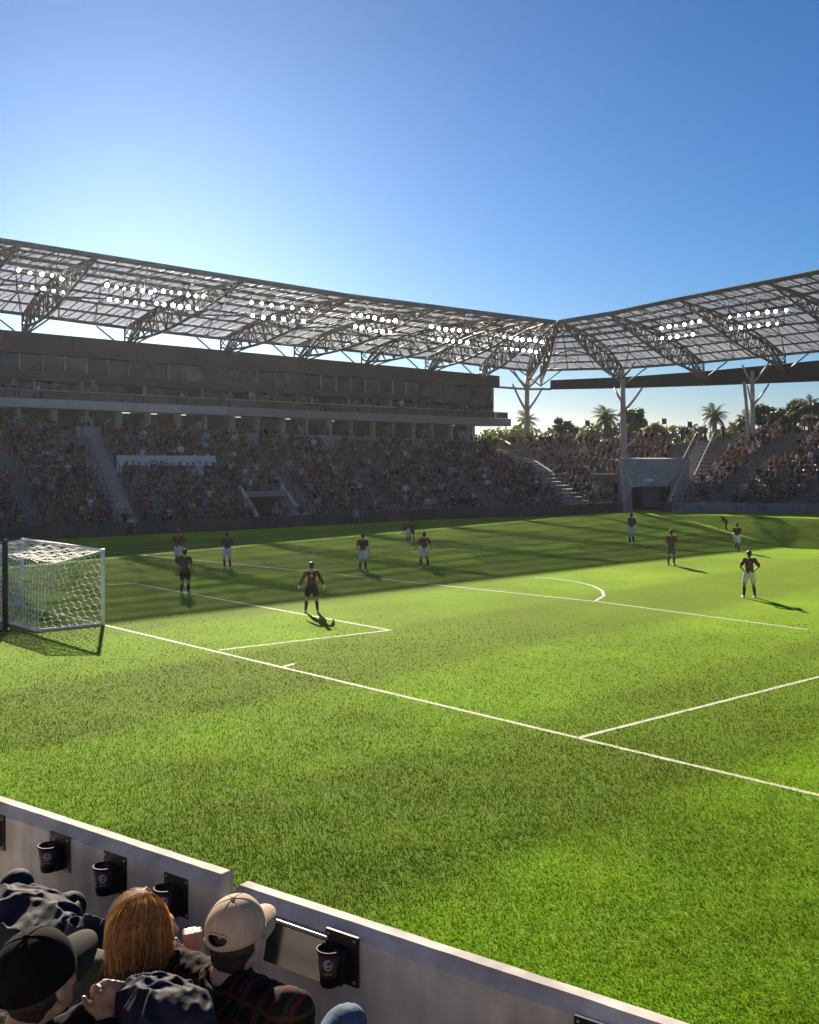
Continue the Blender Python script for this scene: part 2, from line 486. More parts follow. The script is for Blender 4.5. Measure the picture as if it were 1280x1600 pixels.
# grass blades, real ones, where the camera can tell them apart
def build_grass():
    Ds = []; Xs = []
    edges = np.arange(9.5, 40, 0.5)
    for d in edges:
        wdt = 0.74 * d + 3.0
        dens = 2300.0 * (11.0 / max(d, 11.0)) ** 1.45 * min(1.0, ((40.0 - d) / 24.0) ** 1.3)
        n = int(dens * wdt * 0.5)
        Ds.append(RNG.uniform(d, d + 0.5, n)); Xs.append(RNG.uniform(-wdt / 2, wdt / 2, n))
    y = np.concatenate(Ds); x = np.concatenate(Xs); n = len(x)
    clump = np.sin(x * 7.1 + 2 * np.sin(y * 5.3)) * np.sin(y * 8.3 + 2 * np.sin(x * 6.1))
    sc = np.maximum(y / 13.0, 1.0) ** 0.6
    h = RNG.uniform(0.018, 0.04, n) * (1 + 0.28 * clump) * (1 + 0.18 * (sc - 1))
    w = RNG.uniform(0.004, 0.009, n) * sc
    ang = RNG.uniform(0, 2 * math.pi, n); lean = RNG.uniform(0.2, 1.0, n) * h; la = RNG.uniform(0, 2 * math.pi, n)
    dx, dy = np.cos(ang) * w, np.sin(ang) * w
    v = np.zeros((n, 3, 3))
    v[:, 0] = np.stack([x - dx, y - dy, np.zeros(n) - 0.002], 1)
    v[:, 1] = np.stack([x + dx, y + dy, np.zeros(n) - 0.002], 1)
    v[:, 2] = np.stack([x + np.cos(la) * lean, y + np.sin(la) * lean, h], 1)
    paint = np.zeros(n)
    for a, b in lines:
        ax, ay = a.x, a.y; bx, by = b.x - a.x, b.y - a.y; L2 = bx * bx + by * by
        t = np.clip(((x - ax) * bx + (y - ay) * by) / L2, 0, 1)
        dd = np.hypot(x - ax - t * bx, y - ay - t * by)
        paint = np.maximum(paint, (dd < LINE_W / 2 + RNG.normal(0, 0.008, n)).astype(float))
    me = bpy.data.meshes.new('grass')
    me.vertices.add(n * 3); me.vertices.foreach_set('co', v.reshape(-1))
    me.loops.add(n * 3); me.loops.foreach_set('vertex_index', np.arange(n * 3, dtype=np.int32))
    me.polygons.add(n); me.polygons.foreach_set('loop_start', np.arange(0, n * 3, 3, dtype=np.int32))
    me.polygons.foreach_set('loop_total', np.full(n, 3, dtype=np.int32))
    me.update(calc_edges=True)
    at = me.attributes.new('paint', 'FLOAT', 'POINT'); at.data.foreach_set('value', np.repeat(paint, 3))
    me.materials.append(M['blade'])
    o = bpy.data.objects.new('grass', me); COL.objects.link(o)
    tag(o, 'short mown green grass blades covering the pitch', 'grass', kind='stuff')
    print('grass blades', n)
build_grass()
# ------------------------------------------------------------------ stands
M['wall_pale'] = mat('pale_wall', (0.62, 0.60, 0.59), 0.8, 0.08, 0.8, stain=0.15)
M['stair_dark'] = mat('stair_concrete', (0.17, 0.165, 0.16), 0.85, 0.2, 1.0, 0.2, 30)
AISLES = [(205, 1.4), (490, 1.0), (625, 1.1), (780, 0.9), (915, 1.5), (1052, 1.6), (1110, 1.0), (1230, 1.0), (60, 0.9), (-120, 1.3)]
CUTS = [(408, 476, 5), (974, 1046, 8)]          # openings: front px from, to, rows cut away
WALK = 9                                        # the cross walkway
def z_row(fx, i):
    return lerp(0.55, back_pt(fx).z - 0.75, i / (ROWS - 1))
def row_pt(fx, i, t=0.0):
    a, b = front_pt(fx), back_pt(fx)
    p = a.lerp(b, 0.05 + 0.95 * (i + t) / ROWS)
    p.z = z_row(fx, min(i, ROWS - 1))
    return p
def cut_rows(fx):
    for a, b, n in CUTS:
        if a <= fx <= b: return n
    return 0
def near_aisle(fx, extra=0.0):
    for ax, w in AISLES:
        d = abs(fx - ax) / F * front_pt(ax).y
        if d < w / 2 + extra: return True
    return False
def outward(fx):
    d = back_pt(fx) - front_pt(fx); d.z = 0
    return d.normalized()
def along(fx):
    d = front_pt(fx + 4) - front_pt(fx - 4); d.z = 0
    return d.normalized()

def build_stand(name, label, f0, f1, nsamp):
    root = empty(name, front_pt((max(f0, 0) + min(f1, 1280)) / 2))
    tag(root, label, 'stand', 'spectator stands round the pitch')
    xs = sorted(set(list(np.linspace(f0, f1, nsamp)) + [c + e for c in [x for t in CUTS for x in t[:2]] for e in (-0.05, 0.05) if f0 <= c <= f1]))
    m = MB()
    for a, b in zip(xs[:-1], xs[1:]):
        c0 = cut_rows((a + b) / 2)
        for i in range(c0, ROWS):
            A, B, C, D_ = row_pt(a, i), row_pt(b, i), row_pt(b, i, 1.0), row_pt(a, i, 1.0)
            m.add([A, B, C, D_], [(0, 1, 2, 3)])
            lo_a = z_row(a, i - 1) if i > c0 else (0.0)
            lo_b = z_row(b, i - 1) if i > c0 else (0.0)
            A2, B2 = A.copy(), B.copy(); A2.z = lo_a; B2.z = lo_b
            m.add([A2, B2, B, A], [(0, 1, 2, 3)])
        # back face
        A, B = row_pt(a, ROWS - 1, 1.0), row_pt(b, ROWS - 1, 1.0)
        A2, B2 = A.copy(), B.copy(); A2.z = 0; B2.z = 0
        m.add([B2, A2, A, B], [(0, 1, 2, 3)])
    m.build('terrace', M['concrete_dark'], root)
    # walkway wall: a pale concrete upstand behind the cross walkway
    for a, b in zip(xs[:-1], xs[1:]):
        pass
    seg = np.arange(f0, f1, 28)
    for a in seg:
        b = min(a + 27.3, f1)
        if near_aisle((a + b) / 2, 0.5) or cut_rows((a + b) / 2) > WALK: continue
        hgt = 0.95 if 225 < a < 390 else 0.42
        A, B = row_pt(a, WALK + 1, 0.02), row_pt(b, WALK + 1, 0.02)
        o = outward((a + b) / 2) * 0.14
        zz = z_row(a, WALK)
        A.z = z_row(a, WALK); B.z = z_row(b, WALK)
        mm = MB(); mm.slab([A, B, B - o, A - o], (0, 0, z_row(a, WALK + 1) - zz + hgt * (0.9 if 225 < a < 390 else 0.35)))
        mm.build('walkway_wall', M['wall_pale'] if 225 < a < 390 else M['concrete_light'], root)
    # stairs
    for ax, w in AISLES:
        if not (f0 < ax < f1): continue
        mm = MB()
        t = along(ax) * (w / 2)
        for i in range(cut_rows(ax), ROWS):
            for h in (0, 0.5):
                A = row_pt(ax, i, h); B = row_pt(ax, i, h + 0.5)
                z0 = A.z; z1 = z0 + (z_row(ax, min(i + 1, ROWS - 1)) - z0) * h + 0.03
                A.z = B.z = z0 - 0.2
                mm.slab([A - t, A + t, B + t, B - t], (0, 0, z1 - z0 + 0.2))
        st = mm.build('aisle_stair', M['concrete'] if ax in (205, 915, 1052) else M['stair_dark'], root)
        for sgn in (-1, 1):
            mm = MB(); pts = []
            for i in range(cut_rows(ax), ROWS, 2):
                p = row_pt(ax, i, 0.1) + t * sgn * 1.06
                mm.tube(p, p + Vector((0, 0, 0.95)), 0.03, n=4); pts.append(p + Vector((0, 0, 0.95)))
            mm.path(pts, 0.03, 4)
            mm.build('handrail', M['dark_metal'], st)
    # front wall of boards, one object for each board
    step = 19.0; a = f0; k = 0
    while a < f1 - 1:
        b = min(a + step, f1)
        if not (978 < (a + b) / 2 < 1040):
            A, B = front_pt(a), front_pt(b - 0.35)
            o = outward((a + b) / 2) * 0.14
            mm = MB(); mm.slab([A, B, B + o, A + o], (0, 0, 0.80 + random.uniform(-0.015, 0.015)))
            c = (a + b) / 2
            mt = M['board_grey'] if c > 1046 else (M['board_red'] if (40 < c < 175 and k % 2 == 0) or random.random() < 0.06 else M['board_dark'])
            bd = mm.build('board', mt, root)
            if c > 1046 and k % 5 in (1, 4):
                q = MB(); n = -outward(c) * 0.012; d = (B - A)
                for j in range(random.randint(3, 5)):
                    u0 = 0.12 + j * 0.19 + random.uniform(-.03, .03); u1 = u0 + random.uniform(0.07, 0.14)
                    z0 = random.uniform(0.12, 0.25); z1 = random.uniform(0.45, 0.7)
                    P = [A + d * u0 + n, A + d * u1 + n, A + d * (u1 - 0.03) + n, A + d * (u0 + 0.02) + n]
                    P[0].z = P[1].z = z0; P[2].z = P[3].z = z1
                    q.slab(P, -n * 0.6)
                q.build('printed_shapes', M['print_dark'], bd)
            # low rail above the boards
            mm = MB(); R0, R1 = A + o * 2, B + o * 2; R0.z = R1.z = 1.28
            mm.tube(R0, R1, 0.025, n=4); p = R0.copy(); p.z = 0.55; mm.tube(p, R0, 0.025, n=4)
            mm.build('rail', M['dark_metal'], root)
        a = b; k += 1
    return root

left_stand = build_stand('grandstand', 'long left spectator stand under the suite building, below the sun', -250, 974, 90)
right_stand = build_stand('grandstand', 'right spectator stand beyond the tunnel opening, under the roof with the dark beam', 974, 1400, 44)

# seats: thousands of small alike ones
def template_seat():
    m = MB()
    m.box((0, 0.05, 0.42), 0.22, 0.2, 0.025)
    m.slab([(-0.22, 0.24, 0.42), (0.22, 0.24, 0.42), (0.22, 0.28, 0.42), (-0.22, 0.28, 0.42)], (0, 0.06, 0.40))
    return np.array(m.v), m.f
SPOTS = []       # (x, y, z, facing angle, fx, row)
for i in range(ROWS):
    fx = -240.0
    while fx < 1395:
        p = row_pt(fx, i, 0.45)
        # step of 0.52 m along the row
        q = row_pt(fx + 2, i, 0.45)
        dl = math.hypot(q.x - p.x, q.y - p.y) / 2
        if i >= cut_rows(fx) and i != WALK and not near_aisle(fx, 0.25) and not any(c[0] - 6 < fx < c[1] + 6 and i < c[2] for c in CUTS):
            o = outward(fx)
            SPOTS.append((p.x, p.y, p.z, math.atan2(o.y, o.x) - math.pi / 2, fx, i))
        fx += 0.52 / max(dl, 0.004)
def merge_instances(name, tv, tf, xf, mats):
    n = len(xf); k = len(tv)
    V = np.zeros((n, k, 3))
    for j, (x, y, z, a, s) in enumerate(xf):
        ca, sa = math.cos(a) * s, math.sin(a) * s
        V[j, :, 0] = tv[:, 0] * ca - tv[:, 1] * sa + x
        V[j, :, 1] = tv[:, 0] * sa + tv[:, 1] * ca + y
        V[j, :, 2] = tv[:, 2] * s + z
    return V
def np_mesh(name, verts, faces_flat, starts, totals, mats):
    me = bpy.data.meshes.new(name)
    me.vertices.add(len(verts)); me.vertices.foreach_set('co', np.ascontiguousarray(verts).reshape(-1))
    me.loops.add(len(faces_flat)); me.loops.foreach_set('vertex_index', faces_flat.astype(np.int32))
    me.polygons.add(len(starts)); me.polygons.foreach_set('loop_start', starts.astype(np.int32)); me.polygons.foreach_set('loop_total', totals.astype(np.int32))
    me.update(calc_edges=True)
    for m_ in mats: me.materials.append(m_)
    return me
def tile_faces(tf, n, k):
    flat = np.concatenate([np.array(f) for f in tf]); tot = np.array([len(f) for f in tf])
    ff = (flat[None, :] + (np.arange(n) * k)[:, None]).reshape(-1)
    tt = np.tile(tot, n); ss = np.concatenate([[0], np.cumsum(tt)[:-1]])
    return ff, ss, tt
tv, tf = template_seat()
for root, sel in ((left_stand, lambda s: s[4] < 974), (right_stand, lambda s: s[4] >= 974)):
    xf = [(s[0], s[1], s[2], s[3], 1.0) for s in SPOTS if sel(s)]
    V = merge_instances('seats', tv, tf, xf, None).reshape(-1, 3) - np.array(root.location)
    ff, ss, tt = tile_faces(tf, len(xf), len(tv))
    o = link_mesh('seats', np_mesh('seats', V, ff, ss, tt, [M['seat']]), root)
    o['kind'] = 'stuff'

# tunnel opening in the right stand
def vomitory():
    root = empty('player_tunnel', W(1015, 799, 95))
    tag(root, 'pale concrete tunnel mouth with dark opening between the two stands', 'tunnel')
    T0, T1 = W(972, 717, 98.6), W(1072, 717, 98.6); B0, B1 = W(988, 760, 97), W(1048, 760, 97)
    mm = MB(); mm.slab([B0, B1, T1, T0], (0, 0.5, 0.1)); mm.build('hood', M['concrete'], root)
    for T, B, g in ((T0, B0, W(978, 799, 93.8)), (T1, B1, W(1044, 800, 93.5))):
        gb = B.copy(); gb.z = 0; g.z = 0
        gt = g.copy(); gt.z = 0.8
        s = 1 if T is T1 else -1
        Tb = T.copy(); Tb.z = 0
        mm = MB(); off = Vector((0.28 * s, 0, 0))
        q = [g, gb, B, gt]
        mm.slab(q, off)
        q2 = [gt, B + Vector((0.02 * s, 0.02, 0)), T]
        mm.add([p for p in q2] + [p + off for p in q2], [(0, 1, 2), (5, 4, 3), (0, 2, 5, 3), (1, 0, 3, 4), (2, 1, 4, 5)])
        q3 = [gb, Tb, T, B]
        mm.slab([p + off * 0.2 for p in q3], off)
        mm.build('wing_wall', M['concrete'], root)
    # inside the tunnel
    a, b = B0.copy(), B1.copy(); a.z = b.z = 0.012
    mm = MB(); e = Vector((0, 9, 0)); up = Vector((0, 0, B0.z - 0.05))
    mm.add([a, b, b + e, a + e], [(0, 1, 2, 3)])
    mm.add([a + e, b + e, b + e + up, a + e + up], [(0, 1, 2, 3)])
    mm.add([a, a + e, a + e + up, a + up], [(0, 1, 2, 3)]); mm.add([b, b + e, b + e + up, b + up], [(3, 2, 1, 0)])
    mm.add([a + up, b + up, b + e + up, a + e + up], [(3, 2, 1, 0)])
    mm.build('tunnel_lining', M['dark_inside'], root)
    c0, c1 = W(1004, 799, 98.5), W(1032, 799, 98.5); c0.z = c1.z = 0.02
    mm = MB(); n = 14
    for k in range(n):
        p = c0.lerp(c1, k / n); q = c0.lerp(c1, (k + 0.93) / n); w = 0.08 if k % 2 else 0
        mm.slab([p + Vector((0, w, 0)), q + Vector((0, w, 0)), q + Vector((0, w + 0.03, 0)), p + Vector((0, w + 0.03, 0))], (0, 0, 1.85))
    mm.build('curtain', M['grey_metal'], root)
    mm = MB(); c = W(1014, 753, 97.6); mm.lathe([(0.05, 0), (0.5, 0.02), (0.55, 0.12), (0.3, 0.25), (0.02, 0.3)], c, 14)
    mm.build('dome_lamp', M['white_paint'], root)
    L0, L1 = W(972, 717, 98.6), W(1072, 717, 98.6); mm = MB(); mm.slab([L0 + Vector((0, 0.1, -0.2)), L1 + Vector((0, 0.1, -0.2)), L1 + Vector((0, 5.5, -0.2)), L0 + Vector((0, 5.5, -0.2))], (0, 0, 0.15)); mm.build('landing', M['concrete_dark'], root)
    return root
vomitory()

def small_tunnel():
    fx0, fx1 = 410, 474
    root = empty('stand_entrance', front_pt(442))
    tag(root, 'dark entrance cut into the foot of the left stand with sloped pale side wall', 'tunnel')
    P0, P1 = row_pt(fx0, 5), row_pt(fx1, 5)
    z5 = P0.z
    A, B = front_pt(fx0) + outward(fx0) * 0.9, front_pt(fx1) + outward(fx1) * 0.9
    mm = MB()
    mm.slab([Vector((P0.x, P0.y, 0)), Vector((P1.x, P1.y, 0)), Vector((P1.x, P1.y, z5)), Vector((P0.x, P0.y, z5))], -outward(440) * 0.1)
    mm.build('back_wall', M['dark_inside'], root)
    lid = [row_pt(fx0, 3), row_pt(fx1, 3), P1.copy(), P0.copy()]
    for p in lid: p.z = z5 - 0.28
    mm = MB(); mm.slab(lid, (0, 0, 0.3)); mm.build('lintel', M['grey_metal'], root)
    for X, G0, s in ((P0, A, -1), (P1, B, 1)):
        mm = MB(); t = along(440) * 0.22 * s
        q = [Vector((G0.x, G0.y, 0)), Vector((X.x, X.y, 0)), Vector((X.x, X.y, z5 + 0.45)), Vector((G0.x, G0.y, 0.95))]
        mm.slab(q, t); mm.build('side_wall', M['concrete_light'], root)
small_tunnel()

# ------------------------------------------------------------------ suite building over the left stand
BD = Vector((0.7071, 0.7071, 0)); BO = Vector((0.7071, -0.7071, 0))     # along the facade; out of the facade towards the pitch
B_ORG = Vector((-28.8, 80, 0)); T_END = 52.8
LEVEL = {k: (EYE + (683 - a) / F * 80, EYE + (683 - b) / F * 117.4) for k, (a, b) in dict(
    top=(517, 588), band=(549, 606), g1=(575, 627), b2=(591, 634), ledge_t=(620, 653), ledge_b=(636, 666), floor=(668, 694)).items()}
def zl(k, t): a, b = LEVEL[k]; return a + (b - a) * t / T_END
def bp(t, o, z): p = B_ORG + BD * t + BO * o; p.z = z; return p
def bbox_(mb, t0, t1, o0, o1, zlo, zhi, mi=0):
    f = lambda k, t: k(t) if callable(k) else zl(k, t)
    mb.hexa([bp(t0, o0, f(zlo, t0)), bp(t0, o1, f(zlo, t0)), bp(t1, o1, f(zlo, t1)), bp(t1, o0, f(zlo, t1)),
             bp(t0, o0, f(zhi, t0)), bp(t0, o1, f(zhi, t0)), bp(t1, o1, f(zhi, t1)), bp(t1, o0, f(zhi, t1))], mi)
def building():
    root = empty('suite_building', bp(10, 0, 0))
    tag(root, 'long dark suite building with glazed levels and pale ledge above the left stand', 'building')
    T0, T1 = -32.0, T_END
    G_ = lambda k, d: (lambda t: zl(k, t) + d)
    m = MB(); bbox_(m, T0, T1 - 0.4, -9, -2.0, lambda t: 0.0, G_('top', -0.3)); m.build('core', M['interior'], root)
    # fascia boards of the top band, 5.3 m each
    t = T0
    while t < T1 - 0.1:
        e = min(t + 5.3, T1 + 0.4)
        m = MB(); bbox_(m, t + 0.012, e - 0.012, -9.2, 1.0, 'band', 'top'); m.build('fascia_panel', M['dark_metal'], root)
        t += 5.3
    # upper glazing
    t = T0; k = 0
    while t < T1 - 0.3:
        e = min(t + 1.76, T1 - 0.4)
        m = MB(); bbox_(m, t + 0.04, e - 0.04, 0.0, 0.03, G_('g1', 0.02), G_('band', -0.02)); m.build('pane', M['glass'], root)
        if random.random() < 0.75:
            m = MB(); bbox_(m, t - 0.05, t + 0.05, -0.04, 0.09, G_('g1', 0.0), G_('band', 0)); m.build('mullion', random.choice([M['grey_metal'], M['steel_white'], M['concrete_light'], M['dark_metal']]), root)
        t = e; k += 1
        if e >= T1 - 0.41: break
    m = MB(); bbox_(m, T0, T1 - 0.3, -2.0, 0.35, 'b2', 'g1'); m.build('spandrel_band', M['dark_metal'], root)
    # lower glazing set back behind the balcony
    t = T0; k = 0
    while t < T1 - 0.5:
        e = min(t + 2.2, T1 - 0.5)
        m = MB(); bbox_(m, t + 0.05, e - 0.05, -1.3, -1.27, 'ledge_t', G_('b2', -0.02)); m.build('pane', M['glass'], root)
        if random.random() < 0.5:
            m = MB(); bbox_(m, t - 0.06, t + 0.06, -1.38, -1.15, 'ledge_t', 'b2'); m.build('mullion', M['concrete_light'], root)
        t = e; k += 1
        if e >= T1 - 0.51: break
    for t in np.arange(T0 + 1, T1 - 1, 5.3):
        m = MB(); bbox_(m, t, t + 0.3, -1.15, 0.2, 'ledge_t', 'b2'); m.build('fin_wall', M['grey_metal'], root)
    # balcony ledge and rail
    m = MB(); bbox_(m, T0, 18.0, -2.0, 1.9, 'ledge_b', G_('ledge_t', -0.1)); m.build('ledge', M['concrete_light'], root)
    m = MB(); bbox_(m, 18.02, T1 + 0.9, -2.0, 1.75, 'ledge_b', G_('ledge_t', -0.1)); m.build('ledge', M['ledge'], root)
    t = T0
    while t < T1 + 0.4:
        e = t + 1.9
        m = MB(); bbox_(m, t + 0.03, e - 0.03, 1.5, 1.53, G_('ledge_t', -0.08), G_('ledge_t', 0.5)); m.build('balustrade_pane', M['balustrade'], root)
        t = e
    m = MB(); m.tube(bp(T0, 1.52, zl('ledge_t', T0) + 0.53), bp(T1 + 0.6, 1.52, zl('ledge_t', T1) + 0.53), 0.035, n=5); m.build('balustrade_rail', M['steel_white'], root)
    # concourse level: recessed wall, columns, low wall, lamps
    m = MB(); bbox_(m, T0, T1 - 2, -1.99, -1.9, 'floor', 'ledge_b'); m.build('concourse_wall', M['interior'], root)
    for j, t in enumerate(np.arange(T0 + 1.5, T1 - 2.2, 2.65)):
        m = MB(); bbox_(m, t, t + (0.4 if j % 2 else 0.25), -0.3, 0.1, G_('floor', -0.2), G_('ledge_b', -0.01)); m.build('column', M['concrete_light'], root)
        if j % 2 == 0:
            m = MB(); bbox_(m, t + 0.6, t + random.uniform(1.2, 2.2), -1.89, -1.85, G_('floor', 0.1), G_('ledge_b', random.uniform(-0.5, -0.3))); m.build('kiosk_front', M['concrete_light'] if random.random() < 0.5 else M['grey_metal'], root)
        if random.random() < 0.3:
            m = MB(); z = zl('ledge_b', t) - 0.06; m.box(bp(t + 1.2, -0.9, z), random.uniform(0.2, 0.5), 0.06, 0.03, math.pi / 4); m.build('strip_lamp', M['warm_lit'], root)
    t = T0
    while t < T1 - 2:
        m = MB(); bbox_(m, t + 0.01, t + 3.99, 0.35, 0.5, G_('floor', -0.8), G_('floor', 0.28)); m.build('low_wall', M['concrete_light'], root); t += 4
    # people leaning on the balcony are separate, below; end wall
    m = MB(); bbox_(m, T1 - 0.4, T1, -9, 0.2, 'ledge_t', 'band'); m.build('end_wall', M['grey_metal'], root)
    m = MB(); bbox_(m, T1 - 2, T1 - 1.6, -1.5, -1.0, lambda t: 4.0, 'ledge_b'); m.build('column', M['concrete_light'], root)
    return root
building()

# ------------------------------------------------------------------ roofs
def edge_D(px): return float(np.interp(px, [-300, 0, 150, 375, 546, 680, 790, 870, 954, 1064, 1203, 1340, 1500], [63, 70, 73.5, 79, 84, 89, 93, 96, 95, 92, 87, 82, 77]))
def edge_y(px): return float(np.interp(px, [-300, 0, 150, 375, 546, 680, 790, 870, 954, 1064, 1203, 1340, 1500], [332, 376, 400, 436, 463, 480, 494, 504, 490, 467, 440, 413, 382]))
def rear_y(px): return float(np.interp(px, [-330, 35, 195, 345, 460, 565, 665, 750, 823, 975, 1100, 1227, 1390, 1560, 1780], [463, 507, 527, 543, 553, 562, 572, 582, 590, 587, 578, 566, 551, 536, 518]))
def rear_D(px):
    if px <= 776: return back_D(px) + 1.5
    return float(np.interp(px, [776, 823, 975, 1100, 1227, 1390, 1560, 1780], [118, 118.5, 113, 110, 107, 102, 96, 88]))
def roof(name, label, pairs, subs, nv, corner):
    E = [W(a, edge_y(a), edge_D(a)) for a, b in pairs]
    R = [W(b, rear_y(b), rear_D(b)) for a, b in pairs]
    base = (E[len(E) // 2] + R[len(R) // 2]) / 2
    root = empty(name, base)
    tag(root, label, 'roof', 'stadium roofs')
    up = Vector((0, 0, 1))
    # surface of the canopy: rear edge 0.7 m above the truss ends
    def S(i, s, v):
        e = E[i].lerp(E[i + 1], s); r = R[i].lerp(R[i + 1], s) + up * 0.75
        p = e.lerp(r, v); p.z += 0.55 * math.sin(math.pi * v) ; return p
    nb = len(E) - 1
    for i in range(nb):
        n = subs[i]
        for a in range(n):
            for b in range(nv):
                s0, s1 = (a + 0.006) / n, (a + 0.994) / n; v0, v1 = (b + 0.008) / nv, (b + 0.992) / nv
                q = [S(i, s0, v0), S(i, s1, v0), S(i, s1, v1), S(i, s0, v1)]
                for p in q: p.z += 0.16 + random.uniform(-0.02, 0.02)
                m = MB(); m.add(q, [(0, 1, 2, 3)]); m.build('roof_panel', M['canopy'], root)
    for b in range(nv + 1):
        pts = [S(i, s, b / nv) for i in range(nb) for s in np.linspace(0, 1, subs[i], endpoint=False)] + [S(nb - 1, 1, b / nv)]
        r = 0.2 if b == 0 else (0.14 if b == nv else (0.14 if b in (2, 3) else 0.09))
        m = MB(); m.path(pts, r, 5); m.build('edge_beam' if b in (0, nv) else 'purlin', M['steel'], root)
    for i in range(nb):
        for a in range(1, subs[i]):
            m = MB(); m.path([S(i, a / subs[i], v) for v in np.linspace(0, 1, 7)], 0.06, 4); m.build('rafter', M['steel'], root)
    # slender bracing and intermediate ribs under the panels
    for i in range(nb):
        n = subs[i]
        for a in range(n):
            m = MB(); m.path([S(i, (a + 0.5) / n, v) + up * 0.1 for v in np.linspace(0, 1, 7)], 0.035, 4); m.build('rib', M['steel'], root)
        m = MB()
        for a in range(n):
            for b in range(0, nv, 2):
                s0, s1 = a / n, (a + 1) / n
                if (a + b // 2) % 2: s0, s1 = s1, s0
                m.tube(S(i, s0, b / nv), S(i, s1, (b + 2) / nv) - up * 0.02, 0.03, n=4)
                m.tube(S(i, s0, b / nv) - up * 0.05, S(i, (a + 0.5) / n, (b + 1) / nv) - up * 0.55, 0.035, n=4)
                m.tube(S(i, s1, (b + 2) / nv) - up * 0.05, S(i, (a + 0.5) / n, (b + 1) / nv) - up * 0.55, 0.035, n=4)
        m.build('bracing', M['steel'], root)
    # trusses: curved lower chord, zig-zag web between
    for i in range(len(E)):
        j = min(i, nb - 1); s = 0.0 if i < nb else 1.0
        K = 16
        up_ = [S(j, s, k / K) - up * 0.12 for k in range(K + 1)]
        lo_ = []
        for k in range(K + 1):
            v = k / K
            sag = 1.45 * (math.sin(math.pi * v ** 1.25) ** 0.75) + 0.55 * v
            lo_.append(S(j, s, v) - up * (0.15 + sag))
        # double, slightly spread lower chord makes a three-chord truss
        side = (E[min(i + 1, nb)] - E[max(i - 1, 0)]); side.z = 0; side.normalize()
        wd = 0.38
        upL = [p - side * wd * math.sin(math.pi * (k / K)) for k, p in enumerate(up_)]
        upR = [p + side * wd * math.sin(math.pi * (k / K)) for k, p in enumerate(up_)]
        m = MB()
        m.path(upL, 0.095, 6); m.path(upR, 0.095, 6); m.path(lo_, 0.11, 6)
        for k in range(K):
            m.tube(lo_[k], upL[k + 1], 0.055, n=4); m.tube(upL[k], lo_[k + 1] if k % 2 else lo_[k], 0.055, n=4)
            m.tube(lo_[k], upR[k + 1], 0.055, n=4)
            m.tube(upL[k], upR[k], 0.05, n=4)
        # bearing fan at the rear
        foot = R[i] - up * 0.9
        for k in (K, K - 2, K - 4):
            m.tube(lo_[k], foot, 0.07, n=5); m.tube(upL[k], foot, 0.07, n=5); m.tube(upR[k], foot, 0.07, n=5)
        for sg in (-1, 1):
            m.tube(foot, R[i] + side * sg * 2.2 + up * 0.75, 0.07, n=5)
        m.build('truss', M['steel'], root)
    # thin hanging bottom brace lines along the roof
    pts = [S(i, s, 0.42) - up * (1.55 if s in (0.0,) else 1.1) for i in range(nb) for s in (0.0, 0.5)]
    m = MB(); m.path(pts, 0.07, 5); m.build('catwalk_tube', M['steel'], root)
    return root, E, R, S
LP = [(-150, -330), (30, -110), (150, 35), (380, 195), (546, 345), (680, 460), (790, 565), (838, 665), (856, 750), (868, 823)]
RP = [(872, 845), (880, 975), (954, 1100), (1064, 1227), (1203, 1390), (1340, 1560), (1500, 1780)]
roofL = roof('stadium_roof', 'translucent trussed roof over the left stand with the sun at its edge', LP, [4, 4, 6, 5, 5, 4, 3, 2, 2], 8, False)
roofR = roof('stadium_roof', 'translucent trussed roof over the right stand with dark rear beam', RP, [3, 4, 5, 5, 5, 5], 8, True)
m = MB()
bt = [(860, 594, 608, 117.5), (975, 589, 606, 113.5), (1100, 580, 602, 110.5), (1280, 563, 595, 106), (1500, 540, 584, 99), (1780, 512, 570, 88.5)]
for a, b in zip(bt[:-1], bt[1:]):
    q = [W(a[0], a[2], a[3]), W(b[0] - 0.6, b[2], b[3]), W(b[0] - 0.6, b[1], b[3]), W(a[0], a[1], a[3])]
    mm = MB(); mm.slab(q, (0.5, 1.1, 0)); mm.build('rear_beam', M['dark_metal'], roofR[0])
mm = MB(); mm.path([W(765, 604, 117.8), W(823, 608, 118), W(862, 608, 118)], 0.13, 6); mm.build('tie_beam', M['steel_white'], roofL[0])

def column(label, base, top, branches, r=0.31, extra=()):
    root = empty('roof_column', base); tag(root, label, 'column', 'roof support columns')
    mm = MB(); mm.path([base, base.lerp(top, 0.35), base.lerp(top, 0.75), top], [r, r * 0.92, r * 0.75, r * 0.6], 12); mm.build('shaft', M['steel_white'], root)
    mm = MB(); mm.lathe([(r * 1.7, 0), (r * 1.7, 0.25), (r * 1.15, 0.35)], base, 12); mm.build('base_plate', M['concrete_light'], root)
    for a, b in branches:
        mm = MB(); c = a.lerp(b, 0.5) + Vector((0, 0, -0.12)); mm.path([a, c, b], [r * 0.42, r * 0.36, r * 0.28], 8); mm.build('branch', M['steel_white'], root)
    for a, b in extra:
        mm = MB(); mm.path([a, b], [r * 0.8, r * 0.5], 10); mm.build('strut', M['steel_white'], root)
c = column('white steel roof column with forked arms left of the dark beam', W(823, 700, 118), W(824, 586, 118),
       [(W(823, 644, 118), W(801, 600, 118)), (W(823, 644, 118), W(848, 606, 117)), (W(823, 608, 118), W(802, 578, 118)), (W(823, 608, 118), W(850, 580, 117))])
c = column('white steel roof column rising beside the pale tunnel mouth', W(975, 722, 107), W(973, 578, 111.5),
       [(W(974, 630, 109.5), W(960, 606, 111)), (W(975, 643, 109), W(1004, 606, 111)), (W(973, 590, 111), W(955, 572, 110)), (W(973, 590, 111), W(992, 566, 109))])
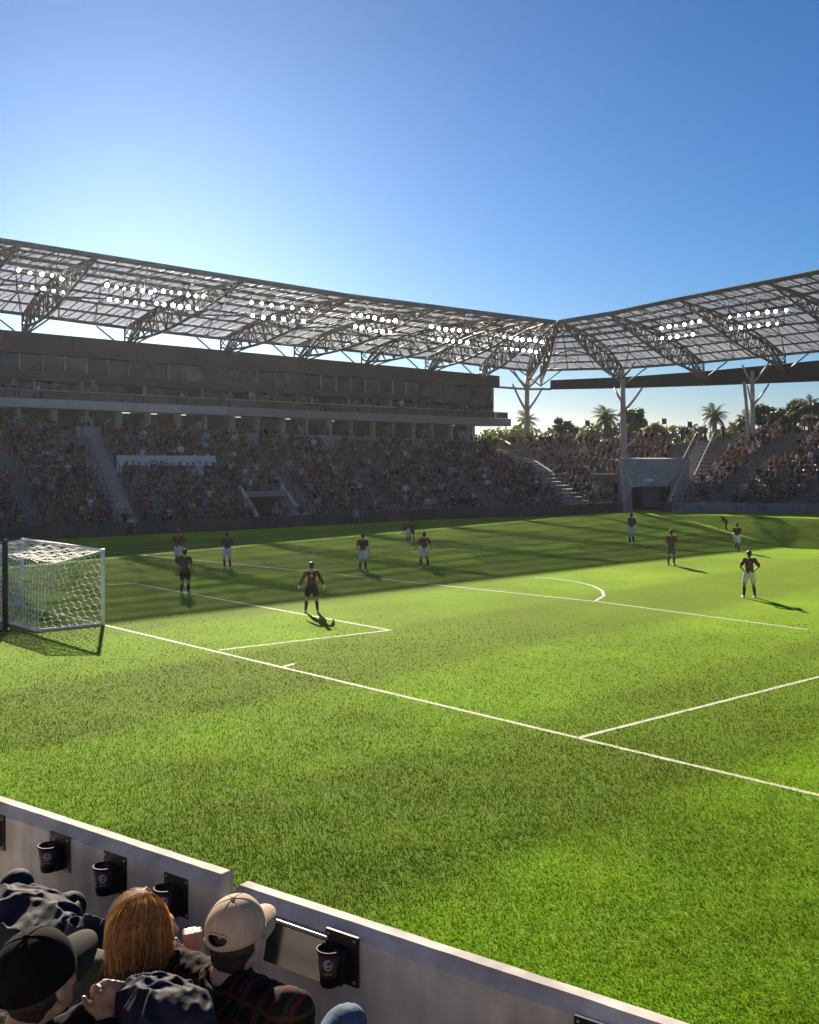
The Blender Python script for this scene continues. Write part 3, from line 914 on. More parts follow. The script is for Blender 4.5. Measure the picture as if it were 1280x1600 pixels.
c = column('pair of slanted white roof columns at the right before the dark trees', W(1176, 700, 108), W(1176, 580, 108.5),
       [(W(1176, 634, 108), W(1168, 602, 108)), (W(1178, 632, 108), W(1202, 600, 108)), (W(1176, 600, 108), W(1160, 570, 107)), (W(1176, 600, 108), W(1205, 562, 106))],
       0.27, [(W(1172, 700, 108), W(1163, 596, 108))])

# floodlights
def lamp_mesh():
    m = MB(); m.lathe([(0.05, 0.34), (0.13, 0.32), (0.19, 0.12), (0.2, 0.0), (0.175, 0.0)], (0, 0, 0), 14)
    return m.mesh('lamp_housing', M['steel'])
def disc_mesh():
    m = MB(); m.lathe([(0.17, -0.01), (0.175, 0.0)], (0, 0, 0), 14)
    return m.mesh('lamp_disc', M['lamp_lit'])
LH, LD = lamp_mesh(), disc_mesh()
banks = [((30, 423), (98, 434), 5, 'leftmost bank of lit floodlights under the left roof'),
         ((168, 446), (235, 456), 6, 'bank of lit floodlights right beneath the sun'),
         ((242, 453), (318, 463), 7, 'bank of lit floodlights just right of the sun'),
         ((392, 473), (488, 485), 7, 'bank of lit floodlights left of the middle of the left roof'),
         ((553, 492), (618, 502), 7, 'bank of lit floodlights in the middle of the left roof'),
         ((674, 511), (740, 519), 7, 'bank of lit floodlights before the roof corner, second from it'),
         ((788, 527), (846, 534), 7, 'bank of lit floodlights nearest the roof corner'),
         ((1033, 512), (1094, 503), 6, 'left bank of lit floodlights under the right roof'),
         ((1141, 495), (1228, 485), 7, 'right bank of lit floodlights under the right roof')]
for (x0, y0), (x1, y1), n, lab in banks:
    A, B = W(x0, y0, edge_D(x0) + 4.5), W(x1, y1, edge_D(x1) + 4.5)
    root = empty('floodlight_bank', (A + B) / 2); tag(root, lab, 'floodlight', 'floodlight banks')
    aim = (Vector((4, 38, 0)) - (A + B) / 2).normalized()
    rot = Vector((0, 0, -1)).rotation_difference(aim).to_euler()
    drop = Vector((0, 0, -0.95))
    for row in (0, 1):
        mm = MB(); mm.tube(A + drop * row + Vector((0, 0.4, 0.1)), B + drop * row + Vector((0, 0.4, 0.1)), 0.06, n=5); mm.build('crossbar', M['steel'], root)
        for k in range(n - (1 if row and n > 5 else 0)):
            p = A.lerp(B, (k + 0.15 * row) / (n - 1)) + drop * row + Vector((random.uniform(-.05, .05), 0, random.uniform(-.05, .05)))
            h = link_mesh('lamp_housing', LH, root, p - root.location, rot, random.choice([0.5, 0.6, 0.68, 0.75, 0.85]))
            link_mesh('lens', LD, h, (0, 0, -0.012))
    mm = MB()
    for k in (0, 0.33, 0.66, 1): p = A.lerp(B, k) + Vector((0, 0.4, 0.1)); mm.tube(p + drop, p + Vector((0, 0, 1.6)), 0.04, n=4)
    mm.build('hanger', M['steel'], root)
# ------------------------------------------------------------------ crowd
def vcol_mat(name, rough=0.8):
    m = bpy.data.materials.new(name); m.use_nodes = True
    N = m.node_tree.nodes; L = m.node_tree.links
    a = N.new('ShaderNodeAttribute'); a.attribute_name = 'col'
    b = N['Principled BSDF']; b.inputs['Roughness'].default_value = rough; b.inputs['Specular IOR Level'].default_value = 0.2
    L.new(a.outputs['Color'], b.inputs['Base Color'])
    return m
M['clothes'] = vcol_mat('clothing_and_skin')
SHIRT, SKIN, HAIR, LEGS = 0, 1, 2, 3
def loft(rings, n=8):
    """rings: (centre, rx, ry, part); returns verts, parts, faces"""
    V = []; P = []; Fc = []
    for (c, rx, ry, p) in rings:
        for k in range(n):
            t = 2 * math.pi * k / n
            V.append((c[0] + rx * math.cos(t), c[1] + ry * math.sin(t), c[2])); P.append(p)
    for i in range(len(rings) - 1):
        for k in range(n):
            k2 = (k + 1) % n; Fc.append((i * n + k, i * n + k2, (i + 1) * n + k2, (i + 1) * n + k))
    Fc.append(tuple((len(rings) - 1) * n + k for k in range(n)))
    return V, P, Fc
def limb(pts, rads, parts, n=5):
    m = MB(); m.path(pts, rads, n)
    P = []
    for p in parts: P += [p] * n
    return m.v, P, m.f
def spectator(kind):
    """faces -Y (towards the pitch); z = 0 is the step they stand on"""
    sit = kind != 'stand'
    z0 = 0.0 if sit else 0.40
    lean = -0.06 if kind == 'lean' else 0.0
    rings = [((0, 0.05, 0.40 + z0), 0.17, 0.13, LEGS), ((0, 0.05, 0.50 + z0), 0.18, 0.13, LEGS), ((0, 0.05, 0.52 + z0), 0.18, 0.13, SHIRT),
             ((0, 0.04 + lean, 0.72 + z0), 0.175, 0.12, SHIRT), ((0, 0.03 + lean * 2, 0.92 + z0), 0.215, 0.12, SHIRT), ((0, 0.03 + lean * 2.4, 1.0 + z0), 0.16, 0.09, SHIRT),
             ((0, 0.025 + lean * 2.6, 1.03 + z0), 0.065, 0.06, SKIN), ((0, 0.02 + lean * 2.8, 1.09 + z0), 0.06, 0.065, SKIN), ((0, 0.0 + lean * 3, 1.13 + z0), 0.08, 0.09, SKIN),
             ((0, 0.0 + lean * 3, 1.20 + z0), 0.09, 0.105, SKIN), ((0, 0.0 + lean * 3, 1.225 + z0), 0.093, 0.11, HAIR), ((0, 0.01 + lean * 3, 1.29 + z0), 0.075, 0.09, HAIR), ((0, 0.01 + lean * 3, 1.32 + z0), 0.03, 0.04, HAIR)]
    V, P, Fc = loft(rings)
    def add(t):
        b = len(V); V.extend(t[0]); P.extend(t[1]); Fc.extend([[b + i for i in f] for f in t[2]])
    for s in (-1, 1):
        sh = (s * 0.21, 0.03 + lean * 2, 0.95 + z0)
        if kind == 'cheer': el, ha = (s * 0.33, -0.02, 1.13), (s * 0.27, -0.06, 1.42)
        elif kind == 'clap': el, ha = (s * 0.27, -0.08, 0.72), (s * 0.03, -0.3, 0.92)
        elif kind == 'stand': el, ha = (s * 0.29, 0.04, 1.05), (s * 0.26, -0.08, 0.86)
        elif kind == 'lean': el, ha = (s * 0.27, -0.25, 0.62), (s * 0.06, -0.4, 0.75)
        else: el, ha = (s * 0.27, 0.0, 0.66), (s * 0.14, -0.27, 0.58)
        add(limb([sh, el, ((el[0] + ha[0]) / 2, (el[1] + ha[1]) / 2, (el[2] + ha[2]) / 2), ha], [0.06, 0.052, 0.042, 0.045], [SHIRT, SHIRT, SKIN, SKIN]))
        if sit: add(limb([(s * 0.09, 0.02, 0.47), (s * 0.12, -0.4, 0.49), (s * 0.12, -0.42, 0.05)], [0.09, 0.07, 0.05], [LEGS, LEGS, LEGS]))
        else: add(limb([(s * 0.09, 0.04, 0.85), (s * 0.11, 0.02, 0.45), (s * 0.12, 0.04, 0.0)], [0.09, 0.07, 0.055], [LEGS, LEGS, LEGS]))
    return np.array(V, dtype=float), np.array(P), Fc
KINDS_ = ['sit', 'sit', 'clap', 'lean', 'cheer', 'stand', 'sit']
TEMPL = {k: spectator(k) for k in set(KINDS_)}
SHIRTS = [('dark red', (0.13, 0.016, 0.02)), ('maroon', (0.07, 0.012, 0.016)), ('orange', (0.26, 0.08, 0.03)), ('black', (0.015, 0.015, 0.017)), ('charcoal', (0.045, 0.045, 0.05)),
          ('white', (0.55, 0.54, 0.53)), ('grey blue', (0.12, 0.16, 0.22)), ('navy', (0.02, 0.025, 0.06)), ('olive', (0.09, 0.09, 0.035)), ('yellow', (0.45, 0.33, 0.05)), ('pale grey', (0.30, 0.30, 0.31)), ('red', (0.30, 0.03, 0.025)), ('brown', (0.10, 0.055, 0.03))]
WTS = np.array([11, 13, 1.3, 15, 14, 4, 9, 10, 5, 1.3, 4, 4, 5], float); WTS /= WTS.sum()
SKINS = [(0.36, 0.23, 0.17), (0.27, 0.16, 0.11), (0.42, 0.29, 0.23), (0.13, 0.075, 0.05)]
HAIRS = [(0.02, 0.014, 0.01), (0.05, 0.03, 0.018), (0.012, 0.011, 0.011), (0.18, 0.11, 0.05), (0.30, 0.29, 0.28), (0.22, 0.03, 0.03), (0.05, 0.05, 0.06)]
LEGC = [(0.03, 0.035, 0.06), (0.02, 0.02, 0.022), (0.08, 0.09, 0.13), (0.16, 0.13, 0.09)]
def colours(kind, si, rs):
    P = TEMPL[kind][1]
    pal = np.array([SHIRTS[si][1], SKINS[rs[0] % 4], HAIRS[rs[1] % 7], LEGC[rs[2] % 4]])
    c = np.ones((len(P), 4)); c[:, :3] = pal[P]
    return c
CROWD = []
for (x, y, z, a, fx, row) in SPOTS:
    if fx < 974:
        pr = 0.94 if fx < 900 else 0.5
        if 395 < fx < 490 and row >= 9: pr = 0.75
        if fx > 915: pr = 0.72 if row < 8 else 0.35
    else: pr = 0.86
    if 974 < fx < 1046: pr = 0.75
    if row == ROWS - 1: pr *= 0.9
    if random.random() > pr: continue
    CROWD.append(dict(x=x + random.uniform(-.06, .06), y=y + random.uniform(-.1, .1), z=z, a=a + random.uniform(-0.5, 0.5), s=random.uniform(0.76, 0.92),
                      k=random.choice(KINDS_), si=int(RNG.choice(len(SHIRTS), p=WTS)), rs=[random.randint(0, 99) for _ in range(3)], fx=fx, row=row))
for c in CROWD:
    c['px'] = CX + c['x'] / c['y'] * F; c['d'] = math.hypot(c['x'], c['y'])
vis = sorted([c for c in CROWD if 4 < c['px'] < 1276], key=lambda c: c['d'])
single = vis[:300]; sid = set(id(c) for c in single)
rest = [c for c in CROWD if id(c) not in sid]
ORD = ['first', 'second', 'third', 'fourth', 'fifth', 'sixth', 'seventh', 'eighth', 'ninth', 'tenth', 'eleventh', 'twelfth', 'thirteenth', 'fourteenth', 'fifteenth', 'sixteenth', 'seventeenth']
cache = {}
KTXT = {'sit': 'sitting', 'clap': 'clapping', 'lean': 'leaning forward', 'cheer': 'with both arms raised', 'stand': 'standing'}
for c in single:
    key = (c['k'], c['si'], c['rs'][0] % 4, c['rs'][1] % 3, c['rs'][2] % 2)
    if key not in cache:
        V, P, Fc = TEMPL[c['k']]
        me = bpy.data.meshes.new('spectator'); me.from_pydata(V.tolist(), [], [list(f) for f in Fc])
        at = me.attributes.new('col', 'FLOAT_COLOR', 'POINT'); at.data.foreach_set('color', colours(c['k'], c['si'], [c['rs'][0] % 4, c['rs'][1] % 3, c['rs'][2] % 2]).reshape(-1))
        me.polygons.foreach_set('use_smooth', [True] * len(me.polygons)); me.materials.append(M['clothes'])
        cache[key] = me
    o = link_mesh('spectator', cache[key], None, (c['x'], c['y'], c['z']), (0, 0, c['a']), c['s'])
    side = 'left of the first stair' if c['fx'] < 205 else ('right of the first stair' if c['fx'] < 408 else 'right of the dark entrance')
    tag(o, f"spectator in {SHIRTS[c['si']][0]} top {KTXT[c['k']]}, {ORD[c['row']]} row, {side}", 'person', f"{SHIRTS[c['si']][0]} {KTXT[c['k']]} row {c['row'] + 1} {side}")
def crowd_mass(items):
    VV = []; CC = []; FF = []; TT = []; base = 0
    for k in TEMPL:
        it = [c for c in items if c['k'] == k]
        if not it: continue
        tv, P, tf = TEMPL[k]
        V = merge_instances('', tv, tf, [(c['x'], c['y'], c['z'], c['a'], c['s']) for c in it], None)
        VV.append(V.reshape(-1, 3)); CC.append(np.concatenate([colours(k, c['si'], c['rs']) for c in it]))
        ff, ss, tt = tile_faces(tf, len(it), len(tv)); FF.append(ff + base); TT.append(tt); base += len(it) * len(tv)
    V = np.concatenate(VV); ff = np.concatenate(FF); tt = np.concatenate(TT); ss = np.concatenate([[0], np.cumsum(tt)[:-1]])
    me = np_mesh('crowd', V, ff, ss, tt, [M['clothes']])
    at = me.attributes.new('col', 'FLOAT_COLOR', 'POINT'); at.data.foreach_set('color', np.concatenate(CC).reshape(-1))
    me.polygons.foreach_set('use_smooth', np.ones(len(tt), dtype=bool))
    o = bpy.data.objects.new('crowd', me); COL.objects.link(o)
    tag(o, 'dense far crowd of seated spectators filling the stands', 'crowd', kind='stuff')
# also some people along the balcony, the concourse and behind the top rows
for t in np.arange(-30, T_END - 1, 0.9):
    if random.random() < 0.6:
        p = bp(t + random.uniform(-.3, .3), 1.15, zl('ledge_t', t) - 0.1)
        rest.append(dict(x=p.x, y=p.y, z=p.z - 0.05, a=math.pi / 4 + random.uniform(-.6, .6), s=0.95, k=random.choice(['stand', 'sit', 'lean']), si=int(RNG.choice(len(SHIRTS), p=WTS)), rs=[random.randint(0, 99) for _ in range(3)]))
    if random.random() < 0.45:
        p = bp(t + random.uniform(-.3, .3), 0.0, zl('floor', t) - 0.75)
        rest.append(dict(x=p.x, y=p.y, z=p.z, a=math.pi / 4 + random.uniform(-1, 1), s=1.0, k='stand', si=int(RNG.choice(len(SHIRTS), p=WTS)), rs=[random.randint(0, 99) for _ in range(3)]))
for fx in np.arange(920, 1395, 3.2):
    if random.random() < 0.55:
        p = row_pt(fx, ROWS - 1, 0.85)
        rest.append(dict(x=p.x, y=p.y, z=p.z, a=random.uniform(-1, 1), s=1.0, k='stand', si=int(RNG.choice([1, 3, 4, 7, 2])), rs=[random.randint(0, 99) for _ in range(3)]))
crowd_mass(rest)
print('spectators', len(CROWD), 'mass', len(rest))

# ------------------------------------------------------------------ remeshed bodies
def remesh(mb, voxel, smooth=3, name='body', folds=0.0, fscale=30.0, seed=0):
    me = mb.mesh(name, [])
    o = bpy.data.objects.new(name, me); COL.objects.link(o)
    r = o.modifiers.new('r', 'REMESH'); r.mode = 'VOXEL'; r.voxel_size = voxel
    if smooth:
        s = o.modifiers.new('s', 'SMOOTH'); s.factor = 0.5; s.iterations = smooth
    dg = bpy.context.evaluated_depsgraph_get(); dg.update()
    out = bpy.data.meshes.new_from_object(o.evaluated_get(dg))
    out.name = name
    bpy.data.objects.remove(o); bpy.data.meshes.remove(me)
    n = len(out.vertices)
    if folds and n:
        co = np.zeros(n * 3); out.vertices.foreach_get('co', co); co = co.reshape(-1, 3)
        no = np.zeros(n * 3); out.vertices.foreach_get('normal', no); no = no.reshape(-1, 3)
        rs = np.random.default_rng(seed); d = np.zeros(n)
        for k in range(7):
            w = rs.normal(0, 1, 3); w /= np.linalg.norm(w)
            q = co @ w * fscale * rs.uniform(0.5, 1.6) + rs.uniform(0, 6) + 1.5 * np.sin(co @ rs.normal(0, fscale * 0.35, 3))
            d += np.abs(np.sin(q * 0.7)) * rs.uniform(0.4, 1)
        d2 = np.zeros(n)
        for k in range(5):
            w = rs.normal(0, 1, 3); w /= np.linalg.norm(w)
            d2 += np.abs(np.sin(co @ w * fscale * rs.uniform(1.4, 2.6) + 2 * np.sin(co @ rs.normal(0, fscale * 0.5, 3)))) * rs.uniform(0.3, 1)
        co += no * ((d / 3 - 0.9) * folds + (d2 / 2.5 - 0.8) * folds * 0.45)[:, None]
        out.vertices.foreach_set('co', co.reshape(-1)); out.update()
    out.polygons.foreach_set('use_smooth', np.ones(len(out.polygons), dtype=bool))
    return out
def put(name, me, mt, parent, loc=(0, 0, 0)):
    me.materials.clear(); me.materials.append(mt)
    return link_mesh(name, me, parent, loc)

def skin_mat(name, col):
    m = mat(name, col, 0.5, 0.12, 12, 0.12, 180, spec=0.35, local=True)
    b = m.node_tree.nodes['Principled BSDF']
    b.inputs['Subsurface Weight'].default_value = 0.12
    b.inputs['Subsurface Radius'].default_value = (0.02, 0.008, 0.004); b.inputs['Subsurface Scale'].default_value = 0.4
    return m
M['skin_a'] = skin_mat('skin_light', (0.46, 0.27, 0.19))
M['skin_b'] = skin_mat('skin_tan', (0.33, 0.18, 0.115))
M['hair_dark'] = mat('hair_dark', (0.018, 0.012, 0.009), 0.5, 0.4, 60, 0.6, 250, local=True)
M['hair_brown'] = mat('hair_brown', (0.06, 0.032, 0.016), 0.5, 0.4, 60, 0.6, 250, local=True)
M['kit_maroon'] = mat('maroon_shirt', (0.14, 0.028, 0.022), 0.75, 0.15, 8, 0.3, 60, local=True)
M['kit_olive'] = mat('olive_shirt', (0.085, 0.085, 0.022), 0.75, 0.2, 6, 0.3, 60, local=True)
M['kit_grey'] = mat('dark_olive_shirt', (0.045, 0.038, 0.02), 0.75, 0.2, 6, 0.3, 60, local=True)
M['kit_white'] = mat('white_shorts', (0.66, 0.65, 0.63), 0.8, 0.08, 8, 0.3, 60, local=True)
M['kit_black'] = mat('black_shorts', (0.014, 0.015, 0.014), 0.8, 0.2, 8, 0.3, 60, local=True)
M['kit_charcoal'] = mat('charcoal_shorts', (0.10, 0.10, 0.09), 0.8, 0.2, 8, 0.3, 60, local=True)
M['sock_dark'] = mat('dark_socks', (0.05, 0.022, 0.02), 0.85, 0.15, 20, local=True)
M['sock_white'] = mat('white_socks', (0.6, 0.58, 0.56), 0.85, 0.1, 20, local=True)
M['boot'] = mat('white_boots', (0.62, 0.58, 0.56), 0.4, 0.1, 20, local=True)
M['boot_dark'] = mat('dark_boots', (0.03, 0.025, 0.025), 0.4, 0.1, 20, local=True)
M['bib_green'] = mat('green_trim', (0.18, 0.42, 0.04), 0.7, 0.1, 8, local=True)

def hand_prims(m, wrist, d, palm_n, side, curl=0.6, s=1.0):
    """palm, four unequal fingers bent at the knuckles, thumb from the side; d = direction of the fingers, palm_n = the way the palm faces"""
    wrist = Vector(wrist); d = Vector(d).normalized(); n = Vector(palm_n); n = (n - d * n.dot(d)).normalized()
    t = d.cross(n) * side            # towards the thumb
    m.cap(wrist, 0.028 * s, wrist + d * 0.03 * s, 0.03 * s)
    for k in (-1.2, -0.4, 0.4, 1.2):
        m.cap(wrist + d * 0.02 * s + t * 0.018 * k * s, 0.016 * s, wrist + d * 0.085 * s + t * 0.02 * k * s, 0.0125 * s, 8)
    for k, L in ((1.35, 0.072), (0.45, 0.082), (-0.45, 0.076), (-1.35, 0.058)):
        p = wrist + d * 0.088 * s + t * 0.0205 * k * s
        A = 0.0; r = 0.0098 * s
        for j, f in enumerate((0.45, 0.32, 0.23)):
            A += curl * (0.75 if j == 0 else 1.0)
            dd = (d * math.cos(A) + n * math.sin(A)).normalized()
            q = p + dd * L * f * s
            m.cap(p, r, q, r * 0.93, 8); p = q; r *= 0.93
    p = wrist + d * 0.03 * s + t * 0.026 * s
    dd = (d * 0.7 + t * 0.7 + n * 0.25).normalized(); q = p + dd * 0.042 * s
    m.cap(p, 0.014 * s, q, 0.011 * s, 8)
    dd = (d * 0.9 + t * 0.2 + n * 0.45 * (1 if curl > 0.3 else 0.3)).normalized()
    m.cap(q, 0.011 * s, q + dd * 0.03 * s, 0.009 * s, 8)

def head_prims(m, c, T=None, s=1.0):
    """c = centre of the head, T = 3x3 rotation; face looks along +Y"""
    T = T or Matrix.Identity(3); c = Vector(c)
    P = lambda x, y, z: c + T @ Vector((x, y, z)) * s
    E = lambda x, y, z, a, b, d: m.ell(P(x, y, z), (a * s, b * s, d * s), T, 16, 11)
    E(0, -0.01, 0.025, 0.076, 0.097, 0.092)          # skull
    E(0, 0.035, -0.045, 0.06, 0.06, 0.075)           # face
    E(0, 0.06, -0.095, 0.035, 0.03, 0.027)           # chin
    m.cap(P(0, 0.092, 0.0), 0.009 * s, P(0, 0.112, -0.032), 0.014 * s, 8)   # nose
    E(0, 0.088, -0.066, 0.026, 0.012, 0.008); E(0, 0.086, -0.08, 0.022, 0.012, 0.008)   # lips
    E(0, 0.085, 0.022, 0.05, 0.014, 0.012)           # brow
    for sx in (-1, 1):
        E(sx * 0.045, 0.062, -0.03, 0.022, 0.025, 0.022)      # cheeks
        E(sx * 0.031, 0.077, 0.004, 0.0125, 0.0125, 0.0125)   # eyeballs under the lids
        E(sx * 0.079, -0.002, -0.012, 0.010, 0.020, 0.033)    # ears
        m.cap(P(sx * 0.05, 0.0, -0.075), 0.022 * s, P(sx * 0.03, 0.055, -0.095), 0.017 * s, 8)  # jaw

# ------------------------------------------------------------------ players
def player(label, foot_px, foot_py, head_py, yaw=0.0, pose='stand', shirt='kit_maroon', shorts='kit_white', sock='sock_dark', boot='boot', hair='hair_dark', long=False, skin='skin_b', trim=None, gloves=False):
    g = G(foot_px, foot_py)
    H = (foot_py - head_py) / F * g.y
    root = empty('player', g, yaw); tag(root, label, 'person', 'players on the pitch')
    s = H / 1.80
    root.scale = (s, s, s)
    J = dict(pel=(0, 0, 0.95), chest=(0, 0.01, 1.28), neck=(0, 0.0, 1.5), head=(0, 0.02, 1.665))
    leg = {-1: ((-0.1, 0, 0.92), (-0.125, 0.04, 0.5), (-0.14, -0.02, 0.09)), 1: ((0.1, 0, 0.92), (0.135, 0.04, 0.5), (0.155, -0.02, 0.09))}
    arm = {}
    for sd in (-1, 1):
        sh = Vector((sd * 0.19, 0, 1.43))
        if pose == 'hips': el, wr = Vector((sd * 0.36, -0.08, 1.2)), Vector((sd * 0.2, 0.05, 1.03))
        elif pose == 'front': el, wr = Vector((sd * 0.27, -0.06, 1.17)), Vector((sd * 0.17, 0.2, 1.12))
        elif pose == 'wide': el, wr = Vector((sd * 0.32, -0.03, 1.2)), Vector((sd * 0.42, 0.06, 0.98))
        elif pose == 'run': el, wr = Vector((sd * 0.27, -0.16 * sd, 1.18)), Vector((sd * 0.25, 0.1 + 0.1 * sd, 1.1))
        else: el, wr = Vector((sd * 0.27, -0.03, 1.17)), Vector((sd * 0.29, 0.06, 0.93))
        arm[sd] = (sh, el, wr)
    if pose == 'run':
        leg[-1] = ((-0.1, 0, 0.92), (-0.11, 0.2, 0.56), (-0.1, 0.02, 0.2)); leg[1] = ((0.1, 0, 0.92), (0.11, -0.02, 0.5), (0.12, -0.1, 0.09))
    if pose == 'bend':
        J['chest'] = (0, 0.2, 1.18); J['neck'] = (0, 0.36, 1.3); J['head'] = (0, 0.47, 1.4)
        for sd in (-1, 1): arm[sd] = (Vector((sd * 0.19, 0.31, 1.28)), Vector((sd * 0.24, 0.36, 1.0)), Vector((sd * 0.17, 0.3, 0.78)))
    if pose in ('wide', 'hips'):
        for sd in (-1, 1): leg[sd] = (leg[sd][0], (sd * 0.17, 0.05, 0.5), (sd * 0.21, -0.02, 0.09))
    V3 = lambda k: Vector(J[k])
    m = MB()
    m.cap(V3('pel'), 0.13, V3('chest') * 0.5 + V3('pel') * 0.5, 0.12); m.cap(V3('pel') * 0.3 + V3('chest') * 0.7, 0.13, V3('chest'), 0.13)
    m.cap(V3('chest'), 0.11, V3('neck') - Vector((0, 0, 0.04)), 0.08)
    m.cap(V3('neck') - Vector((0, 0, 0.05)), 0.058, V3('head') - Vector((0, 0, 0.06)), 0.055)
    head_prims(m, V3('head'), None, 1.04)
    for sd in (-1, 1):
        a, b, c = arm[sd]
        m.cap(Vector((sd * 0.08, a.y, a.z - 0.02)), 0.075, a, 0.062); m.cap(a, 0.055, b, 0.043); m.cap(b, 0.043, c, 0.029)
        hd = (c - b).normalized()
        hand_prims(m, c, hd, Vector((-sd, 0.3, 0)), sd, 0.45, 1.05)
        p, q, r = [Vector(x) for x in leg[sd]]
        m.cap(p, 0.095, q, 0.062); m.cap(q, 0.06, q.lerp(r, 0.35) + Vector((0, -0.015, 0)), 0.06); m.cap(q.lerp(r, 0.35) + Vector((0, -0.015, 0)), 0.058, r, 0.04)
        m.cap(r, 0.042, r + Vector((0, 0.03, -0.04)), 0.04); m.cap(r + Vector((0, -0.02, -0.045)), 0.04, r + Vector((sd * 0.02, 0.14, -0.055)), 0.032)
    put('body', remesh(m, 0.0135, 2), M[skin], root)
    m = MB()
    m.cap(V3('pel') + Vector((0, 0, 0.0)), 0.155, V3('chest').lerp(V3('pel'), 0.5), 0.15); m.cap(V3('chest').lerp(V3('pel'), 0.4), 0.152, V3('chest'), 0.155)
    m.cap(V3('chest'), 0.14, V3('neck') - Vector((0, 0, 0.08)), 0.075)
    for sd in (-1, 1):
        a, b, c = arm[sd]
        m.cap(Vector((sd * 0.07, a.y, a.z - 0.03)), 0.095, a, 0.08)
        if long: m.cap(a, 0.075, b, 0.062); m.cap(b, 0.06, b.lerp(c, 0.92), 0.042)
        else: m.cap(a, 0.078, a.lerp(b, 0.72), 0.07)
    put('shirt', remesh(m, 0.014, 2, folds=0.02, fscale=18, seed=int(foot_px)), M[shirt], root)
    m = MB()
    m.cap(V3('pel') + Vector((0, 0, 0.04)), 0.155, V3('pel') - Vector((0, 0, 0.06)), 0.16)
    for sd in (-1, 1):
        p, q, r = [Vector(x) for x in leg[sd]]
        m.cap(p, 0.118, p.lerp(q, 0.68), 0.105)
    put('shorts', remesh(m, 0.014, 2, folds=0.015, fscale=18, seed=3), M[shorts], root)
    for sd in (-1, 1):
        p, q, r = [Vector(x) for x in leg[sd]]
        m = MB(); m.cap(q.lerp(r, 0.22), 0.066, q.lerp(r, 0.4) + Vector((0, -0.015, 0)), 0.066); m.cap(q.lerp(r, 0.4) + Vector((0, -0.015, 0)), 0.064, r, 0.047)
        put('sock', remesh(m, 0.012, 1), M[sock], root)
        m = MB(); m.cap(r + Vector((0, -0.035, -0.04)), 0.05, r + Vector((sd * 0.02, 0.15, -0.055)), 0.04); m.box(r + Vector((sd * 0.012, 0.06, -0.08)), 0.042, 0.12, 0.012)
        put('boot', remesh(m, 0.012, 1), M[boot], root)
        if gloves:
            m = MB(); a, b, c = arm[sd]; hand_prims(m, c, (c - b).normalized(), Vector((-sd, 0.3, 0)), sd, 0.35, 1.22)
            put('glove', remesh(m, 0.01, 1), M['kit_white'], root)
    m = MB(); hc = V3('head'); m.ell(hc + Vector((0, -0.022, 0.05)), (0.092, 0.108, 0.092)); m.ell(hc + Vector((0, -0.06, -0.02)), (0.078, 0.05, 0.075))
    put('hair', remesh(m, 0.012, 1, folds=0.012, fscale=60), M[hair], root)
    if trim == 'back':
        m = MB()
        m.cap(V3('chest') + Vector((0, -0.075, 0.1)), 0.085, V3('pel') + Vector((0, -0.062, 0.1)), 0.10)
        put('back_panel', remesh(m, 0.014, 2), M['kit_olive'], root)
    if trim == 'side':
        for sd in (-1, 1):
            m = MB(); m.cap(Vector((sd * 0.13, 0, 1.25)), 0.035, Vector((sd * 0.125, 0, 1.02)), 0.04); put('side_panel', remesh(m, 0.012, 1), M['bib_green'], root)
    if trim == 'number':
        m = MB(); m.box((0.0, -0.168, 1.33), 0.03, 0.008, 0.03); put('badge', m.mesh('badge', []), M['kit_white'], root)
    return root
player('player in maroon shirt and white shorts partly behind the figure in black shorts, left', 279, 887, 827, 0.1, 'run')
player('figure in dark top with green sides and black leggings by the six yard line', 289, 928, 857, -0.2, 'stand', 'kit_grey', 'kit_black', 'kit_black', 'boot', trim='side')
player('player in maroon shirt and white shorts with bent arms, third from the left', 355, 888, 832, 0.45, 'front')
player('player in long maroon sleeves and black shorts, nearest the camera in the middle', 487, 957, 878, 0.1, 'wide', 'kit_maroon', 'kit_black', 'sock_dark', 'boot', 'hair_brown', True, 'skin_a', 'number', True)
player('player in maroon shirt and white shorts standing at the penalty line', 567, 892, 833, -0.4, 'stand', 'kit_maroon', hair='hair_brown', skin='skin_a')
player('player in maroon shirt and white shorts with arms held out, before the running pair', 663, 887, 831, 0.35, 'wide', 'kit_maroon')
player('far player in maroon standing right of the bending one', 644, 846, 812, 0.4, 'run', 'kit_maroon', 'kit_maroon')
player('far player in maroon bending forward beside a running one', 638, 848, 814, 0.7, 'bend', 'kit_maroon', 'kit_white')
player('player in maroon shirt and white shorts before the tunnel mouth', 987, 850, 801, 0.6, 'front', skin='skin_a')
player('player in maroon shirt and charcoal shorts with arms folded in front', 1049, 883, 828, -0.5, 'front', 'kit_maroon', 'kit_charcoal', 'kit_black')
player('player in maroon shirt and white shorts in front of the crouching far player, right', 1152, 862, 817, -0.6, 'run')
player('far maroon player bending towards the left, at the right end of the pitch', 1135, 829, 802, 1.2, 'bend', 'kit_maroon', 'kit_maroon')
player('player in brown shirt with olive green back and white shorts, rightmost', 1171, 934, 860, 0.0, 'hips', 'kit_maroon', 'kit_white', 'sock_dark', 'boot', 'hair_dark', False, 'skin_b', 'back')

